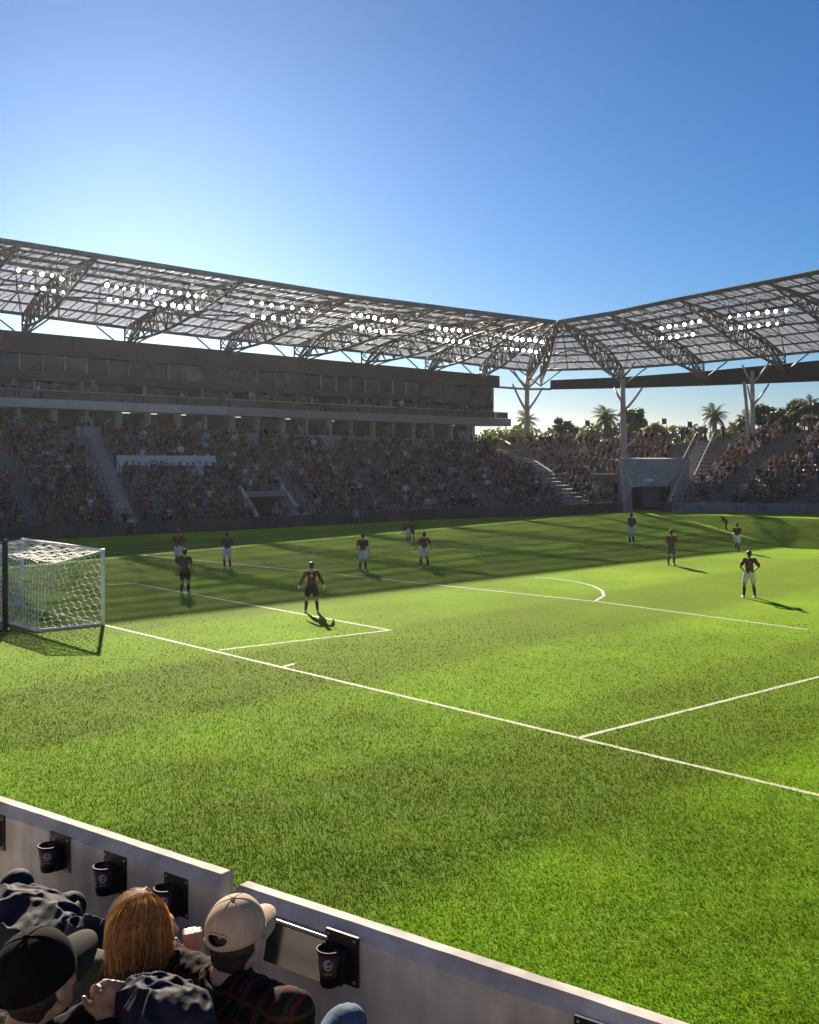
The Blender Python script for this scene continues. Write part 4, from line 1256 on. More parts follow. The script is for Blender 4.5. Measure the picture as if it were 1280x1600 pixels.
# staff standing or sitting along the foot of the left stand
for px, py, k, lab in ((205, 836, 'sit', 'staff member in white sitting low by the board left of the planting'), (196, 835, 'stand', 'staff member standing by the boards at the left'), (258, 833, 'sit', 'staff member crouching by the dark boards right of the planting'),
                       (432, 824, 'stand', 'steward standing before the dark stand entrance'), (446, 823, 'stand', 'second steward standing before the dark stand entrance, further right'), (470, 822, 'stand', 'steward standing by the pale sloped side wall'), (498, 820, 'sit', 'photographer crouching right of the pale side wall'), (520, 819, 'sit', 'photographer crouching beside the boards, second from the side wall'), (556, 818, 'sit', 'photographer crouching beside the boards, farthest right of them')):
    g = G(px, py); V, P, Fc = TEMPL[k]
    me = bpy.data.meshes.new('staff'); me.from_pydata(V.tolist(), [], [list(f) for f in Fc])
    at = me.attributes.new('col', 'FLOAT_COLOR', 'POINT'); at.data.foreach_set('color', colours(k, 5 if 'white' in lab else random.choice([3, 4, 7, 10]), [px, px // 3, px // 7]).reshape(-1))
    me.polygons.foreach_set('use_smooth', [True] * len(me.polygons)); me.materials.append(M['clothes'])
    o = link_mesh('person', me, None, g - Vector((0, 0, 0.0)), (0, 0, random.uniform(-.6, .6)), 0.97)
    tag(o, lab, 'person', 'staff along the boards')

# ------------------------------------------------------------------ goal
def goal():
    root = empty('football_goal', POST_A); tag(root, 'white football goal with hexagonal net, left edge of the picture', 'goal')
    HT = 2.42; up = Vector((0, 0, 1))
    a, b = POST_A, POST_B
    gd = (b - a).normalized(); back = Vector((gd.y, -gd.x, 0))
    if back.dot(FIELD_DIR) > 0: back = -back
    A0, B0 = a.copy(), b.copy(); A1, B1 = a + up * HT, b + up * HT * 0.98
    mm = MB(); mm.tube(A0, A1 + up * 0.06, 0.062, n=12); mm.build('post', M['white_paint'], root)
    mm = MB(); mm.tube(B0, B1 + up * 0.06, 0.062, n=12); mm.build('post', M['white_paint'], root)
    mm = MB(); mm.tube(A1, B1, 0.062, n=12); mm.build('crossbar', M['white_paint'], root)
    K0 = G(56, 988); K1 = K0 + (b - a)
    K0b, K1b = K0 + up * 0.05, K1 + up * 0.05
    mm = MB(); mm.path([A0 + up * 0.05, K0b, K1b, B0 + up * 0.05], 0.045, 8); mm.build('ground_bar', M['white_paint'], root)
    T0 = W(89, 881, (K0.y * 0.62 + a.y * 0.38)); T1 = T0 + (b - a)
    mm = MB(); mm.path([A1, T0 + up * 0.02, ], 0.018, 6); mm.build('net_rope', M['white_paint'], root)
    mm = MB(); mm.path([B1, T1 + up * 0.02, ], 0.018, 6); mm.build('net_rope', M['white_paint'], root)
    mm = MB(); mm.path([T0 + (T1 - T0) * t - up * 0.12 * math.sin(math.pi * t * 3) ** 2 for t in np.linspace(0, 1, 13)], 0.012, 5); mm.build('net_rope', M['white_paint'], root)
    def net(name, c00, c10, c11, c01, cell, bulge, r=0.014, warp=0.02):
        c = [Vector(x) for x in (c00, c10, c11, c01)]
        Lu = ((c[1] - c[0]).length + (c[2] - c[3]).length) / 2; Lv = ((c[3] - c[0]).length + (c[2] - c[1]).length) / 2
        nrm = (c[1] - c[0]).cross(c[3] - c[0]).normalized()
        def S(x, y):
            u, v = min(max(x / Lu, 0), 1), min(max(y / Lv, 0), 1)
            p = c[0].lerp(c[1], u).lerp(c[3].lerp(c[2], u), v)
            w = 16 * u * (1 - u) * v * (1 - v)
            j = warp * (math.sin(x * 9.1 + y * 5.7) + math.sin(y * 11.3 - x * 4.1)) * min(1, 4 * w)
            return p + nrm * (bulge * w + j * 0.6) + (c[1] - c[0]).normalized() * j + up * j * 0.7
        h = cell / 2; mm = MB()
        s3 = h * math.sqrt(3)
        nx = int(Lu / s3) + 2; ny = int(Lv / (1.5 * h)) + 2
        def seg(p, q):
            if max(p[0], q[0]) < 0 or min(p[0], q[0]) > Lu or max(p[1], q[1]) < 0 or min(p[1], q[1]) > Lv: return
            P, Q = S(*p), S(*q)
            if (P - Q).length > 0.01: mm.path([P, Q], r, 3)
        for j in range(-1, ny):
            for i in range(-1, nx):
                cx = (i + (0.5 if j % 2 else 0)) * s3; cy = j * 1.5 * h
                top = (cx, cy + h); ul = (cx - s3 / 2, cy + h / 2); ur = (cx + s3 / 2, cy + h / 2); dl = (cx - s3 / 2, cy - h / 2)
                seg(top, ul); seg(top, ur); seg(ul, dl)
        mm.build(name, M['net'], root)
    net('side_net', A0 + up * 0.05, K0b, T0, A1, 0.235, 0.05)
    net('side_net', B0 + up * 0.05, K1b, T1, B1, 0.235, -0.05)
    net('back_net', K0b, K1b, T1, T0, 0.235, -0.12)
    net('top_net', A1, B1, T1, T0, 0.2, -0.1)
M['net'] = mat('white_net_cord', (0.78, 0.78, 0.74), 0.7, 0.05, 3)
goal()
mm = MB(); g = G(8, 986); mm.path([g, g + Vector((0, 0, 2.78))], 0.09, 10); mm.lathe([(0.24, 0.0), (0.24, 0.04), (0.12, 0.08)], g, 12); mm.lathe([(0.1, 0.0), (0.06, 0.08), (0.01, 0.12)], g + Vector((0, 0, 2.78)), 10)
tag(mm.build('padded_pole', M['black']), 'black upright pole standing in front of the goal at the left edge', 'pole')

# ------------------------------------------------------------------ trees and what lies beyond the stands
def palm(label, base, H, fl, n, mat_leaf='palm_leaf'):
    root = empty('palm_tree', base); tag(root, label, 'palm tree', 'palms beyond the stands')
    mm = MB(); pts = [base + Vector((0.12 * math.sin(k * 0.4), 0, H * k / 10)) for k in range(11)]
    mm.path(pts, [0.42 - 0.018 * k + (0.04 if k % 2 else 0) for k in range(10)] + [0.42], 9); mm.build('trunk', M['bark'], root)
    top = pts[-1] - base
    fr = MB()
    for k in range(15):
        u0, u1 = k / 15, (k + 1) / 15
        f = lambda u: Vector((0, fl * (u - 0.18 * u * u), fl * (0.34 * u - 0.62 * u * u)))
        a, b = f(u0), f(u1)
        fr.add([a + Vector((-0.03, 0, 0)), a + Vector((0.03, 0, 0)), b + Vector((0.03, 0, 0)), b + Vector((-0.03, 0, 0))], [(0, 1, 2, 3)])
        ll = fl * 0.26 * math.sin(math.pi * min(1, 0.12 + u0 * 0.95)) + 0.08
        for sd in (-1, 1):
            c = (a + b) / 2; tip = c + Vector((sd * ll * 0.8, ll * 0.45, -ll * 0.55))
            fr.add([a, b, tip], [(0, 1, 2)])
    fm = fr.mesh('frond', M[mat_leaf])
    for k in range(n):
        az = k * 2.399963; el = math.radians(lerp(62, -48, (k / n) ** 0.9)) + random.uniform(-.12, .12)
        o = link_mesh('frond', fm, root, top, Euler((el, random.uniform(-.15, .15), az), 'XYZ'), random.uniform(0.85, 1.08))
    return root
def tree(label, base, H, rx, nclump, nleaf, leaf, mt, group, trunk=True, name='tree', low=0.3):
    root = empty(name, base); tag(root, label, 'tree' if trunk else 'shrub', group)
    cl = []
    for k in range(nclump):
        u = random.random(); zz = lerp(low, 0.93, u)
        w = rx * (0.45 + 0.75 * math.sin(math.pi * min(1, 0.2 + 0.75 * u)))
        a = random.uniform(0, 6.283); r = w * math.sqrt(random.random()) * 0.85
        cl.append((base + Vector((r * math.cos(a), r * math.sin(a), H * zz)), rx * random.uniform(0.22, 0.42)))
    mm = MB()
    if trunk:
        mm.path([base, base + Vector((0.1, 0, H * 0.3)), base + Vector((-0.05, 0.05, H * 0.6)), base + Vector((0, 0, H * 0.85))], [H * 0.03, H * 0.024, H * 0.016, H * 0.006], 7)
        for c, r in cl[::2]: mm.path([base + Vector((0, 0, H * random.uniform(0.25, 0.5))), base.lerp(c, 0.6) + Vector((0, 0, H * 0.1)), c], [H * 0.012, H * 0.008, H * 0.003], 5)
        mm.build('trunk', M['bark'], root)
    mm = MB()
    for k in range(nleaf):
        c, r = random.choice(cl)
        d = Vector((random.gauss(0, 1), random.gauss(0, 1), random.gauss(0, 1))).normalized() * r * random.random() ** 0.4
        d.z *= 0.8
        p = c + d; u = Vector((random.gauss(0, 1), random.gauss(0, 1), random.gauss(0, 1))).normalized(); v = u.orthogonal().normalized()
        L = leaf * random.uniform(0.6, 1.3)
        mm.add([p - u * L, p + v * L * 0.45, p + u * L, p - v * L * 0.45], [(0, 1, 2, 3)])
    mm.build('crown', M[mt], root)
    return root
def gnd(px, D): return Vector(((px - CX) / F * D, D, -0.05))
def hgt(py, D): return EYE - (py - YH) / F * D + 0.05
palm('palm tree with dense crown left of the column by the tunnel', gnd(948, 135), hgt(652, 135), 2.5, 26)
palm('palm tree with dark drooping crown right of the tunnel mouth', gnd(1117, 135), hgt(648, 135), 2.5, 24)
palm('palm tree with loose crown behind the forked white column', gnd(824, 132), hgt(656, 132), 2.2, 20, 'leaf')
palm('palm tree beside the slanted pair of columns, low dark crown', gnd(1168, 128), hgt(656, 128), 2.0, 22)
palm('tall palm at the far right above the crowd', gnd(1268, 126), hgt(634, 126), 2.1, 24)
for px, D, ty, w, n, mt, lab in (
        (882, 140, 650, 1.8, 900, 'leaf_dark', 'slender dark tree left of the palm beyond the stand'),
        (848, 150, 668, 5.0, 1500, 'leaf', 'low broad green tree behind the left roof column'),
        (790, 150, 667, 4.0, 1300, 'leaf_light', 'pale green tree next to the end of the suite building'),
        (985, 133, 634, 2.3, 1300, 'leaf', 'leafy tree directly behind the tunnel column'),
        (1012, 140, 655, 2.0, 800, 'leaf_light', 'pale green tree right of the tunnel column'),
        (1030, 150, 655, 1.8, 700, 'leaf_dark', 'small dark tree beside the flag pole'),
        (1192, 128, 620, 2.3, 1700, 'leaf_dark', 'tall dark tree right of the slanted columns'),
        (1214, 130, 626, 2.0, 1400, 'leaf_dark', 'dark conical tree between two taller ones at right'),
        (1236, 128, 622, 2.0, 1500, 'leaf_dark', 'tall dark tree second from the right edge'),
        (1252, 126, 640, 2.0, 1200, 'leaf', 'rounded tree in front of the tall palm at far right'),
        (1290, 124, 625, 2.6, 1500, 'leaf_dark', 'dark tree cut by the right edge of the picture'),
        (918, 165, 664, 3.0, 900, 'leaf', 'rounded green tree far behind the first palm, to its left'),
        (968, 160, 660, 3.0, 900, 'leaf_dark', 'dark green tree far behind between the first palm and the column'),
        (1052, 165, 662, 3.2, 900, 'leaf', 'rounded green tree far behind above the tunnel mouth'),
        (1085, 160, 663, 3.0, 900, 'leaf_dark', 'dark green tree far behind left of the second palm'),
        (1140, 150, 652, 2.8, 1200, 'leaf', 'rounded green tree between the second palm and the slanted columns')):
    tree(lab, gnd(px, D), hgt(ty, D), w, 16, n * 2, 0.32, mt, 'trees beyond the stands', low=0.45)
for k, (px, D, ty, w, mt) in enumerate(((772, 132, 676, 1.8, 'leaf_light'), (800, 130, 678, 1.8, 'leaf_light'), (838, 130, 680, 1.7, 'leaf'), (862, 131, 681, 1.8, 'leaf_light'), (895, 130, 680, 1.8, 'leaf_light'), (922, 130, 683, 1.6, 'leaf'), (1000, 128, 672, 1.5, 'leaf'), (1062, 134, 676, 1.8, 'leaf_light'), (1092, 132, 672, 1.5, 'leaf_dark'), (1140, 130, 668, 1.9, 'leaf'))):
    LB = ['pale hedge shrub by the end of the suite building', 'pale hedge shrub left of the forked column', 'green hedge shrub right of the forked column', 'pale hedge shrub below the low broad tree', 'pale hedge shrub below the slender dark tree', 'green hedge shrub left of the first palm', 'green shrub right behind the tunnel column', 'pale shrub above the tunnel mouth', 'dark shrub left of the second palm', 'green shrub right of the second palm'][k]
    tree(LB, gnd(px, D), hgt(ty, D), w, 9, 1300, 0.26, mt, 'shrubs beyond the stands', False, 'shrub', 0.3)
# fence along the top of the corner stand
root = empty('railing', row_pt(945, ROWS - 1, 1.0)); tag(root, 'thin metal fence along the top of the corner stand below the palms', 'fence')
for fx in np.arange(916, 1100, 3.0):
    p = row_pt(fx, ROWS - 1, 0.98); mm = MB(); mm.tube(p, p + Vector((0, 0, 1.1)), 0.03, n=4); mm.build('post', M['steel'], root)
mm = MB(); mm.path([row_pt(fx, ROWS - 1, 0.98) + Vector((0, 0, 1.1)) for fx in np.arange(916, 1100, 6.0)], 0.03, 4); mm.build('top_rail', M['steel'], root)
# masts
for px, ty, lab in ((1035, 652, 'thin mast with a small flag beyond the tunnel mouth'), (1075, 657, 'short dark double mast beyond the stair right of the tunnel'), (915, 655, 'thin mast beyond the corner stand left of the first palm')):
    D = 140; b = gnd(px, D); h = hgt(ty, D); mm = MB(); mm.path([b, b + Vector((0, 0, h))], [0.1, 0.05], 6)
    mm.box(b + Vector((0.25, 0, h - 0.5)), 0.28, 0.02, 0.35)
    tag(mm.build('mast', M['dark_metal']), lab, 'mast', 'masts beyond the stands')
# far low buildings and hills
def far_hall(label, x0, x1, y0, y1, D, arches):
    root = empty('far_hall', gnd((x0 + x1) / 2, D)); tag(root, label, 'building', 'far low halls')
    a, b = gnd(x0, D), gnd(x1, D); h = hgt(y1, D); hr = hgt(y0, D)
    mm = MB(); mm.hexa([a, b, b + Vector((0, 20, 0)), a + Vector((0, 20, 0)), a + Vector((0, 0, h)), b + Vector((0, 0, h)), b + Vector((0, 20, h)), a + Vector((0, 20, h))]); mm.build('wall', M['far_wall'], root)
    mm = MB(); n = 10; top = []
    for k in range(n + 1):
        u = k / n; top.append((lerp(a.x - 0.5, b.x + 0.5, u), h + (hr - h) * math.sin(math.pi * u) ** 0.6))
    V = [(x, a.y - 0.5, h) for x, z in top] + [(x, a.y - 0.5, z + 0.1) for x, z in top] + [(x, a.y + 20, z + 0.1) for x, z in top]
    N1 = n + 1
    mm.add(V, [(k, k + 1, N1 + k + 1, N1 + k) for k in range(n)] + [(N1 + k, N1 + k + 1, 2 * N1 + k + 1, 2 * N1 + k) for k in range(n)]); mm.build('roof', M['far_roof'], root)
    for k in range(arches):
        u = (k + 0.5) / arches; x = lerp(a.x, b.x, u); w = (b.x - a.x) / arches * 0.3
        mm = MB(); mm.box((x, a.y - 0.06, h * 0.55), w, 0.05, h * 0.3); mm.build('window', M['glass'], root)
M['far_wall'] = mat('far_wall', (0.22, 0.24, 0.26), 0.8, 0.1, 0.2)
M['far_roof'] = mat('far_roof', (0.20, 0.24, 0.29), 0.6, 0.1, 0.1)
far_hall('far low hall with pale arched roof left of the first palm', 895, 932, 668, 674, 330, 6)
far_hall('far long hall with pale roof between the two palms', 1010, 1085, 668, 673, 420, 9)
hills = MB(); prof = []
for k in range(61):
    x = -1500 + 50 * k; prof.append((x, 1500, 13 + 4 * math.sin(k * 0.35) + 2 * math.sin(k * 0.9 + 1) + math.sin(k * 2.3)))
V = [(x, y, max(z, 8)) for x, y, z in prof] + [(x, y - 400, -1) for x, y, z in prof] + [(x, y + 900, -1) for x, y, z in prof]
n = len(prof)
hills.add(V, [(k, k + 1, n + k + 1, n + k) for k in range(n - 1)] + [(2 * n + k, 2 * n + k + 1, k + 1, k) for k in range(n - 1)])
tag(hills.build('hills', mat('hill_scrub', (0.20, 0.21, 0.19), 0.95, 0.2, 0.002)), kind='structure')

# ------------------------------------------------------------------ haze volume, added to stand in for lens glare round the sun
m = MB(); m.hexa([(-3050, -650, -1.1), (3050, -650, -1.1), (3050, 4550, -1.1), (-3050, 4550, -1.1), (-3050, -650, 23), (3050, -650, 23), (3050, 4550, 23), (-3050, 4550, 23)])
hm = bpy.data.materials.new('glare_haze'); hm.use_nodes = True
hn = hm.node_tree; hn.nodes.remove(hn.nodes['Principled BSDF'])
pv = hn.nodes.new('ShaderNodeVolumePrincipled')
pv.inputs['Color'].default_value = (0.84, 0.88, 1.0, 1); pv.inputs['Density'].default_value = 0.00014; pv.inputs['Anisotropy'].default_value = 0.7
hn.links.new(pv.outputs['Volume'], hn.nodes['Material Output'].inputs['Volume'])
o = m.build('haze', hm); tag(o, 'thin pale haze added over the stadium, standing in for lens glare', 'haze', kind='stuff')
# ------------------------------------------------------------------ near parapet with cup holders
Z1, Z2 = 4.2, 4.165
PL0, PL1 = G(-140, 1196.7, Z1), G(365, 1360, Z1)
PR0, PR1 = G(387, 1374.6, Z2), G(1085, 1600, Z2)
WD = (PR1 - PR0).normalized()                       # along the wall, to the right and towards the camera
NIN = Vector((WD.y, -WD.x, 0));  NIN = NIN if NIN.y < 0 else -NIN     # out of the wall towards the seats
TH = 0.11
def parapet(label, a, b, zt, capend):
    root = empty('parapet', (a + b) / 2 - Vector((0, 0, zt))); tag(root, label, 'wall', 'concrete parapet panels')
    prof = [(0.012, 0.0), (0.0, 0.02), (0.0, zt - 0.008), (0.008, zt), (0.062, zt), (TH, zt - 0.045), (TH, 0.0)]
    n = 40; m = MB(); V = []
    ins = [0.02] + [0] * (n - 1) + [0.02]
    for i in range(n + 1):
        p = a.lerp(b, i / n)
        for k, (o, z) in enumerate(prof):
            j = random.uniform(-0.0012, 0.0012) if 0 < i < n else 0
            q = p + NIN * o; q.z = z + (j if z > 1 else 0)
            if i in (0, n) and k in (3, 4): q += WD * (0.012 if i == 0 else -0.012)
            V.append(q)
    K = len(prof); Fc = []
    for i in range(n):
        for k in range(K):
            k2 = (k + 1) % K; Fc.append((i * K + k, i * K + k2, (i + 1) * K + k2, (i + 1) * K + k))
    Fc.append(tuple(range(K))[::-1]); Fc.append(tuple(n * K + k for k in range(K)))
    m.add(V, Fc); m.build('wall_panel', M['parapet'], root)
    return root
parapet('pale concrete parapet panel left of the joint, with three cup holders', PL0, PL1, Z1, 1)
parapet('pale concrete parapet panel right of the joint, running out of the picture', PR0, PR1 + WD * 2.5, Z2, 1)
def on_wall(px, py, left):
    P0 = (PL0 if left else PR0) + NIN * TH
    d = Vector(((px - CX) / F, 1, -(py - YH) / F)); o = Vector((0, 0, EYE))
    t = (P0 - o).dot(NIN) / d.dot(NIN)
    return o + d * t
def frame_box(m, c, hw, hh, hd):
    """box on the wall plane: hw along the wall, hh up, hd out of it"""
    P = []
    for z in (-hh, hh):
        for u, o in ((-hw, 0), (-hw, hd), (hw, hd), (hw, 0)):
            P.append(c + WD * u + NIN * o + Vector((0, 0, z)))
    m.hexa(P)
M['cup_red'] = mat('cup_red', (0.06, 0.009, 0.009), 0.5, 0.45, 18, local=True)
M['cup_black'] = mat('cup_black', (0.012, 0.012, 0.014), 0.65, 0.2, 20, spec=0.15)
M['cup_white'] = mat('cup_print_white', (0.36, 0.35, 0.35), 0.5, 0.35, 60)
M['bolt'] = mat('bolt', (0.35, 0.35, 0.36), 0.35, 0.1, 20, metal=0.8)
def cup_holder(label, px0, px1, py0, py1, left, emblem=0):
    c = on_wall((px0 + px1) / 2, (py0 + py1) / 2, left)
    hw = 0.082; hh = (py1 - py0) / F * c.y / 2 * 0.86
    root = empty('cup_holder', c - Vector((0, 0, hh)), 0); tag(root, label, 'cup holder', 'cup holders on the parapet')
    m = MB(); frame_box(m, c + NIN * 0.001, hw, hh, 0.012); pl = m.build('back_plate', M['black'], root)
    for u in (-0.8, 0.8):
        for v in (-0.82, 0.82):
            m = MB(); p = c + WD * hw * u + Vector((0, 0, hh * v)) + NIN * 0.013; m.lathe([(0.007, 0), (0.007, 0.003), (0.003, 0.005)], p, 8, axis=NIN); m.build('bolt', M['bolt'], pl)
    cc = c + NIN * 0.062 + Vector((0, 0, -hh * 0.95)) - WD * 0.02
    h = hh * 1.42; r0, r1 = 0.038, 0.049
    m = MB(); m.lathe([(0.0, 0.0), (r0 * 0.9, 0.0), (r0, 0.01), (r0 * 1.03, h * 0.3)], cc, 22, cap=False); m.build('cradle', M['cup_black'], root)
    m = MB(); m.lathe([(r0 * 1.02, h * 0.28), (r1, h), (r1 - 0.004, h), (r0 * 0.9, 0.03), (0.0, 0.03)], cc, 24, cap=False); cup = m.build('cup', M['cup_red'], root)
    m = MB(); m.lathe([(r1 - 0.003, h - 0.003), (r1 + 0.004, h - 0.002), (r1 + 0.004, h + 0.005), (r1 - 0.003, h + 0.006), (r1 - 0.003, h - 0.003)], cc, 24, cap=False); m.build('rim', M['cup_black'], cup)
    m = MB(); q = c + NIN * 0.012 + Vector((0, 0, -hh * 0.2)); 
    frame_box(m, q, 0.03, hh * 0.7, 0.045); m.build('bracket', M['black'], root)
    # round white emblem with a bar across and small lettering lines below, wrapped on the side that faces the seats
    cam_dir = (Vector((0, 0, cc.z)) - Vector((cc.x, cc.y, cc.z))); a0 = math.atan2(cam_dir.y, cam_dir.x) - 0.15
    def patch(mm, da0, da1, z0, z1, out=0.0012):
        V = []; n = 6
        for z in (z0, z1):
            for k in range(n + 1):
                a = a0 + lerp(da0, da1, k / n); r = lerp(r0 * 1.02, r1, (z / h - 0.28) / 0.72) + out
                V.append(cc + Vector((r * math.cos(a), r * math.sin(a), z)))
        mm.add(V, [(k, k + 1, n + 2 + k, n + 1 + k) for k in range(n)], 0, True)
    m = MB()
    for k in range(9):
        u0, u1 = -1 + 2 * k / 9, -1 + 2 * (k + 1) / 9; w = 0.42 * math.sqrt(max(0, 1 - ((u0 + u1) / 2) ** 2))
        zc = h * 0.68; R = h * 0.17
        if k in (2, 5): patch(m, -w, -w * 0.35, zc + R * u0, zc + R * u1); patch(m, w * 0.5, w, zc + R * u0, zc + R * u1)
        elif emblem == 1 and k in (6,): patch(m, -w, w * 0.1, zc + R * u0, zc + R * u1)
        else: patch(m, -w, w, zc + R * u0, zc + R * u1)
    for k in range(3): patch(m, -0.4 + 0.28 * k, -0.2 + 0.28 * k, h * 0.40, h * 0.45)
    m.build('emblem', M['cup_white'], cup)
cup_holder('cup holder with red cup cut off by the left edge of the picture', -22, 13, 1266, 1328, True)
cup_holder('cup holder with dark red cup, leftmost whole one on the parapet', 80, 113, 1299, 1362, True)
cup_holder('cup holder with round white emblem on its cup, second whole one', 165, 202, 1329, 1398, True, 1)
cup_holder('cup holder partly hidden behind the long haired spectator', 259, 300, 1362, 1434, True)
cup_holder('cup holder with bright red cup right of the beige cap', 510, 564, 1450, 1540, False, 1)
cup_holder('cup holder at the bottom edge under the parapet, mostly out of picture', 905, 962, 1588, 1690, False)
# glossy panel beside the fifth holder
c = on_wall(470, 1480, False)
root = empty('glossy_panel', c - Vector((0, 0, 0.09))); tag(root, 'glossy dark panel with pale upper rim fixed to the parapet beside the beige cap', 'panel')
m = MB(); frame_box(m, c + NIN * 0.001, 0.165, 0.085, 0.012); m.build('housing', M['black'], root)
M['gloss'] = mat('gloss_black', (0.02, 0.03, 0.018), 0.08, 0.6, 14, spec=1.0)
m = MB(); tilt = NIN * 0.02
q = [c + WD * -0.155 + Vector((0, 0, -0.075)) + NIN * 0.055, c + WD * 0.155 + Vector((0, 0, -0.075)) + NIN * 0.055, c + WD * 0.155 + Vector((0, 0, 0.075)) + tilt, c + WD * -0.155 + Vector((0, 0, 0.075)) + tilt]
m.slab(q, NIN * 0.003); m.build('screen', M['gloss'], root)
m = MB(); frame_box(m, c + Vector((0, 0, 0.088)), 0.166, 0.006, 0.026); m.build('upper_rim', M['bolt'], root)

M['terrace_near'] = mat('terrace_concrete', (0.42, 0.39, 0.36), 0.85, 0.15, 1.5, 0.2, 60, bdist=0.003)
# near terrace: treads parallel to the parapet
m = MB(); FL = [3.12, 3.45, 3.8, 4.15] + [4.15 + 0.42 * k for k in range(1, 19)]; off = [0.0] + [0.95 + 0.9 * k for k in range(22)]
O = PL1 + NIN * TH
for i in range(22):
    a = O + NIN * off[i] - WD * 22; b = O + NIN * off[i] + WD * 22; e = NIN * (off[i + 1] - off[i])
    a.z = b.z = 2.6
    m.slab([a, b, b + e, a + e], (0, 0, FL[i] - 2.6))
tag(m.build('near_terrace', M['terrace_near']), 'concrete seating terrace behind the near parapet', 'terrace')

def stadium_seat(p, z):
    root = empty('stadium_seat', Vector((p.x, p.y, z)), math.atan2(-NIN.y, -NIN.x) - math.pi / 2)
    m = MB(); m.slab([(-0.21, -0.2, 0.40), (0.21, -0.2, 0.40), (0.22, 0.22, 0.43), (-0.22, 0.22, 0.43)], (0, 0, 0.03)); put('seat_pan', m.mesh('seat_pan', []), M['black'], root)
    m = MB(); m.slab([(-0.21, -0.2, 0.44), (0.21, -0.2, 0.44), (0.21, -0.17, 0.44), (-0.21, -0.17, 0.44)], (0, -0.07, 0.36)); put('backrest', m.mesh('backrest', []), M['black'], root)
    m = MB(); m.box((0, 0, 0.2), 0.04, 0.1, 0.2); put('pedestal', m.mesh('pedestal', []), M['black'], root)
    return root

# ------------------------------------------------------------------ near spectators
FWD = -NIN; RGT = WD
YAW = -math.atan2(FWD.x, FWD.y)
def rotz(a): return Matrix.Rotation(a, 3, 'Z')
M['jacket_black'] = mat('black_jacket', (0.009, 0.008, 0.0075), 0.9, 0.4, 9, 0.5, 160, spec=0.15, local=True)
M['jacket_olive'] = mat('olive_jacket', (0.022, 0.023, 0.010), 0.9, 0.6, 14, 0.5, 120, local=True)
M['jacket_navy'] = mat('navy_puffer', (0.012, 0.013, 0.026), 0.75, 0.4, 9, 0.4, 70, spec=0.15, local=True)
M['jacket_dark'] = mat('dark_grey_jacket', (0.010, 0.009, 0.011), 0.9, 0.5, 10, 0.5, 110, spec=0.12, local=True)
M['jeans'] = mat('blue_jeans', (0.06, 0.11, 0.19), 0.85, 0.3, 22, 0.6, 260, local=True)
M['trousers_dark'] = mat('dark_trousers', (0.010, 0.010, 0.015), 0.85, 0.4, 12, 0.5, 200, local=True)
M['collar_red'] = mat('red_collar', (0.20, 0.015, 0.015), 0.8, 0.3, 30, 0.4, 200, local=True)
M['sleeve_pink'] = mat('pink_sleeve', (0.50, 0.03, 0.10), 0.75, 0.2, 30, 0.4, 200, local=True)
M['cap_beige'] = mat('beige_cap', (0.42, 0.31, 0.21), 0.85, 0.14, 14, 0.4, 420, local=True)
M['cap_black'] = mat('black_cap', (0.005, 0.0045, 0.004), 0.9, 0.3, 14, 0.4, 420, spec=0.08, local=True)
M['cap_brim_olive'] = mat('dark_olive_brim', (0.028, 0.024, 0.017), 0.85, 0.2, 14, 0.4, 420, spec=0.1, local=True)
M['shoe'] = mat('dark_shoe', (0.02, 0.02, 0.022), 0.5, 0.2, 20, local=True)
M['hair_auburn'] = leaf_mat('auburn_hair', (0.38, 0.195, 0.065), 0.45, 0.75, 60)
M['hair_base'] = mat('auburn_underhair', (0.10, 0.045, 0.016), 0.6, 0.3, 50, 0.5, 200, local=True)

def plaid_mat():
    m = mat('plaid_jacket', (0.010, 0.009, 0.008), 0.9, 0.4, 9, 0.5, 160, local=True, spec=0.12)
    N = m.node_tree.nodes; L = m.node_tree.links; b = N['Principled BSDF']
    src = b.inputs['Base Color'].links[0].from_socket
    tc = N.new('ShaderNodeTexCoord'); prev = src
    for ax, sc, col, th in (('X', 95.0, (0.10, 0.012, 0.012, 1), 0.72), ('Z', 95.0, (0.07, 0.012, 0.01, 1), 0.72), ('Z', 62.0, (0.035, 0.032, 0.015, 1), 0.86), ('X', 62.0, (0.035, 0.032, 0.015, 1), 0.86)):
        sx = N.new('ShaderNodeSeparateXYZ'); L.new(tc.outputs['Object'], sx.inputs[0])
        mu = N.new('ShaderNodeMath'); mu.operation = 'MULTIPLY'; mu.inputs[1].default_value = sc; L.new(sx.outputs[ax], mu.inputs[0])
        si = N.new('ShaderNodeMath'); si.operation = 'SINE'; L.new(mu.outputs[0], si.inputs[0])
        gt = N.new('ShaderNodeMapRange'); gt.inputs['From Min'].default_value = th; gt.inputs['From Max'].default_value = th + 0.12; gt.inputs['To Max'].default_value = 0.7; L.new(si.outputs[0], gt.inputs['Value'])
        mx = N.new('ShaderNodeMix'); mx.data_type = 'RGBA'; L.new(gt.outputs['Result'], mx.inputs[0]); L.new(prev, mx.inputs[6]); mx.inputs[7].default_value = col; prev = mx.outputs[2]
    L.new(prev, b.inputs['Base Color']); return m
M['jacket_plaid'] = plaid_mat()
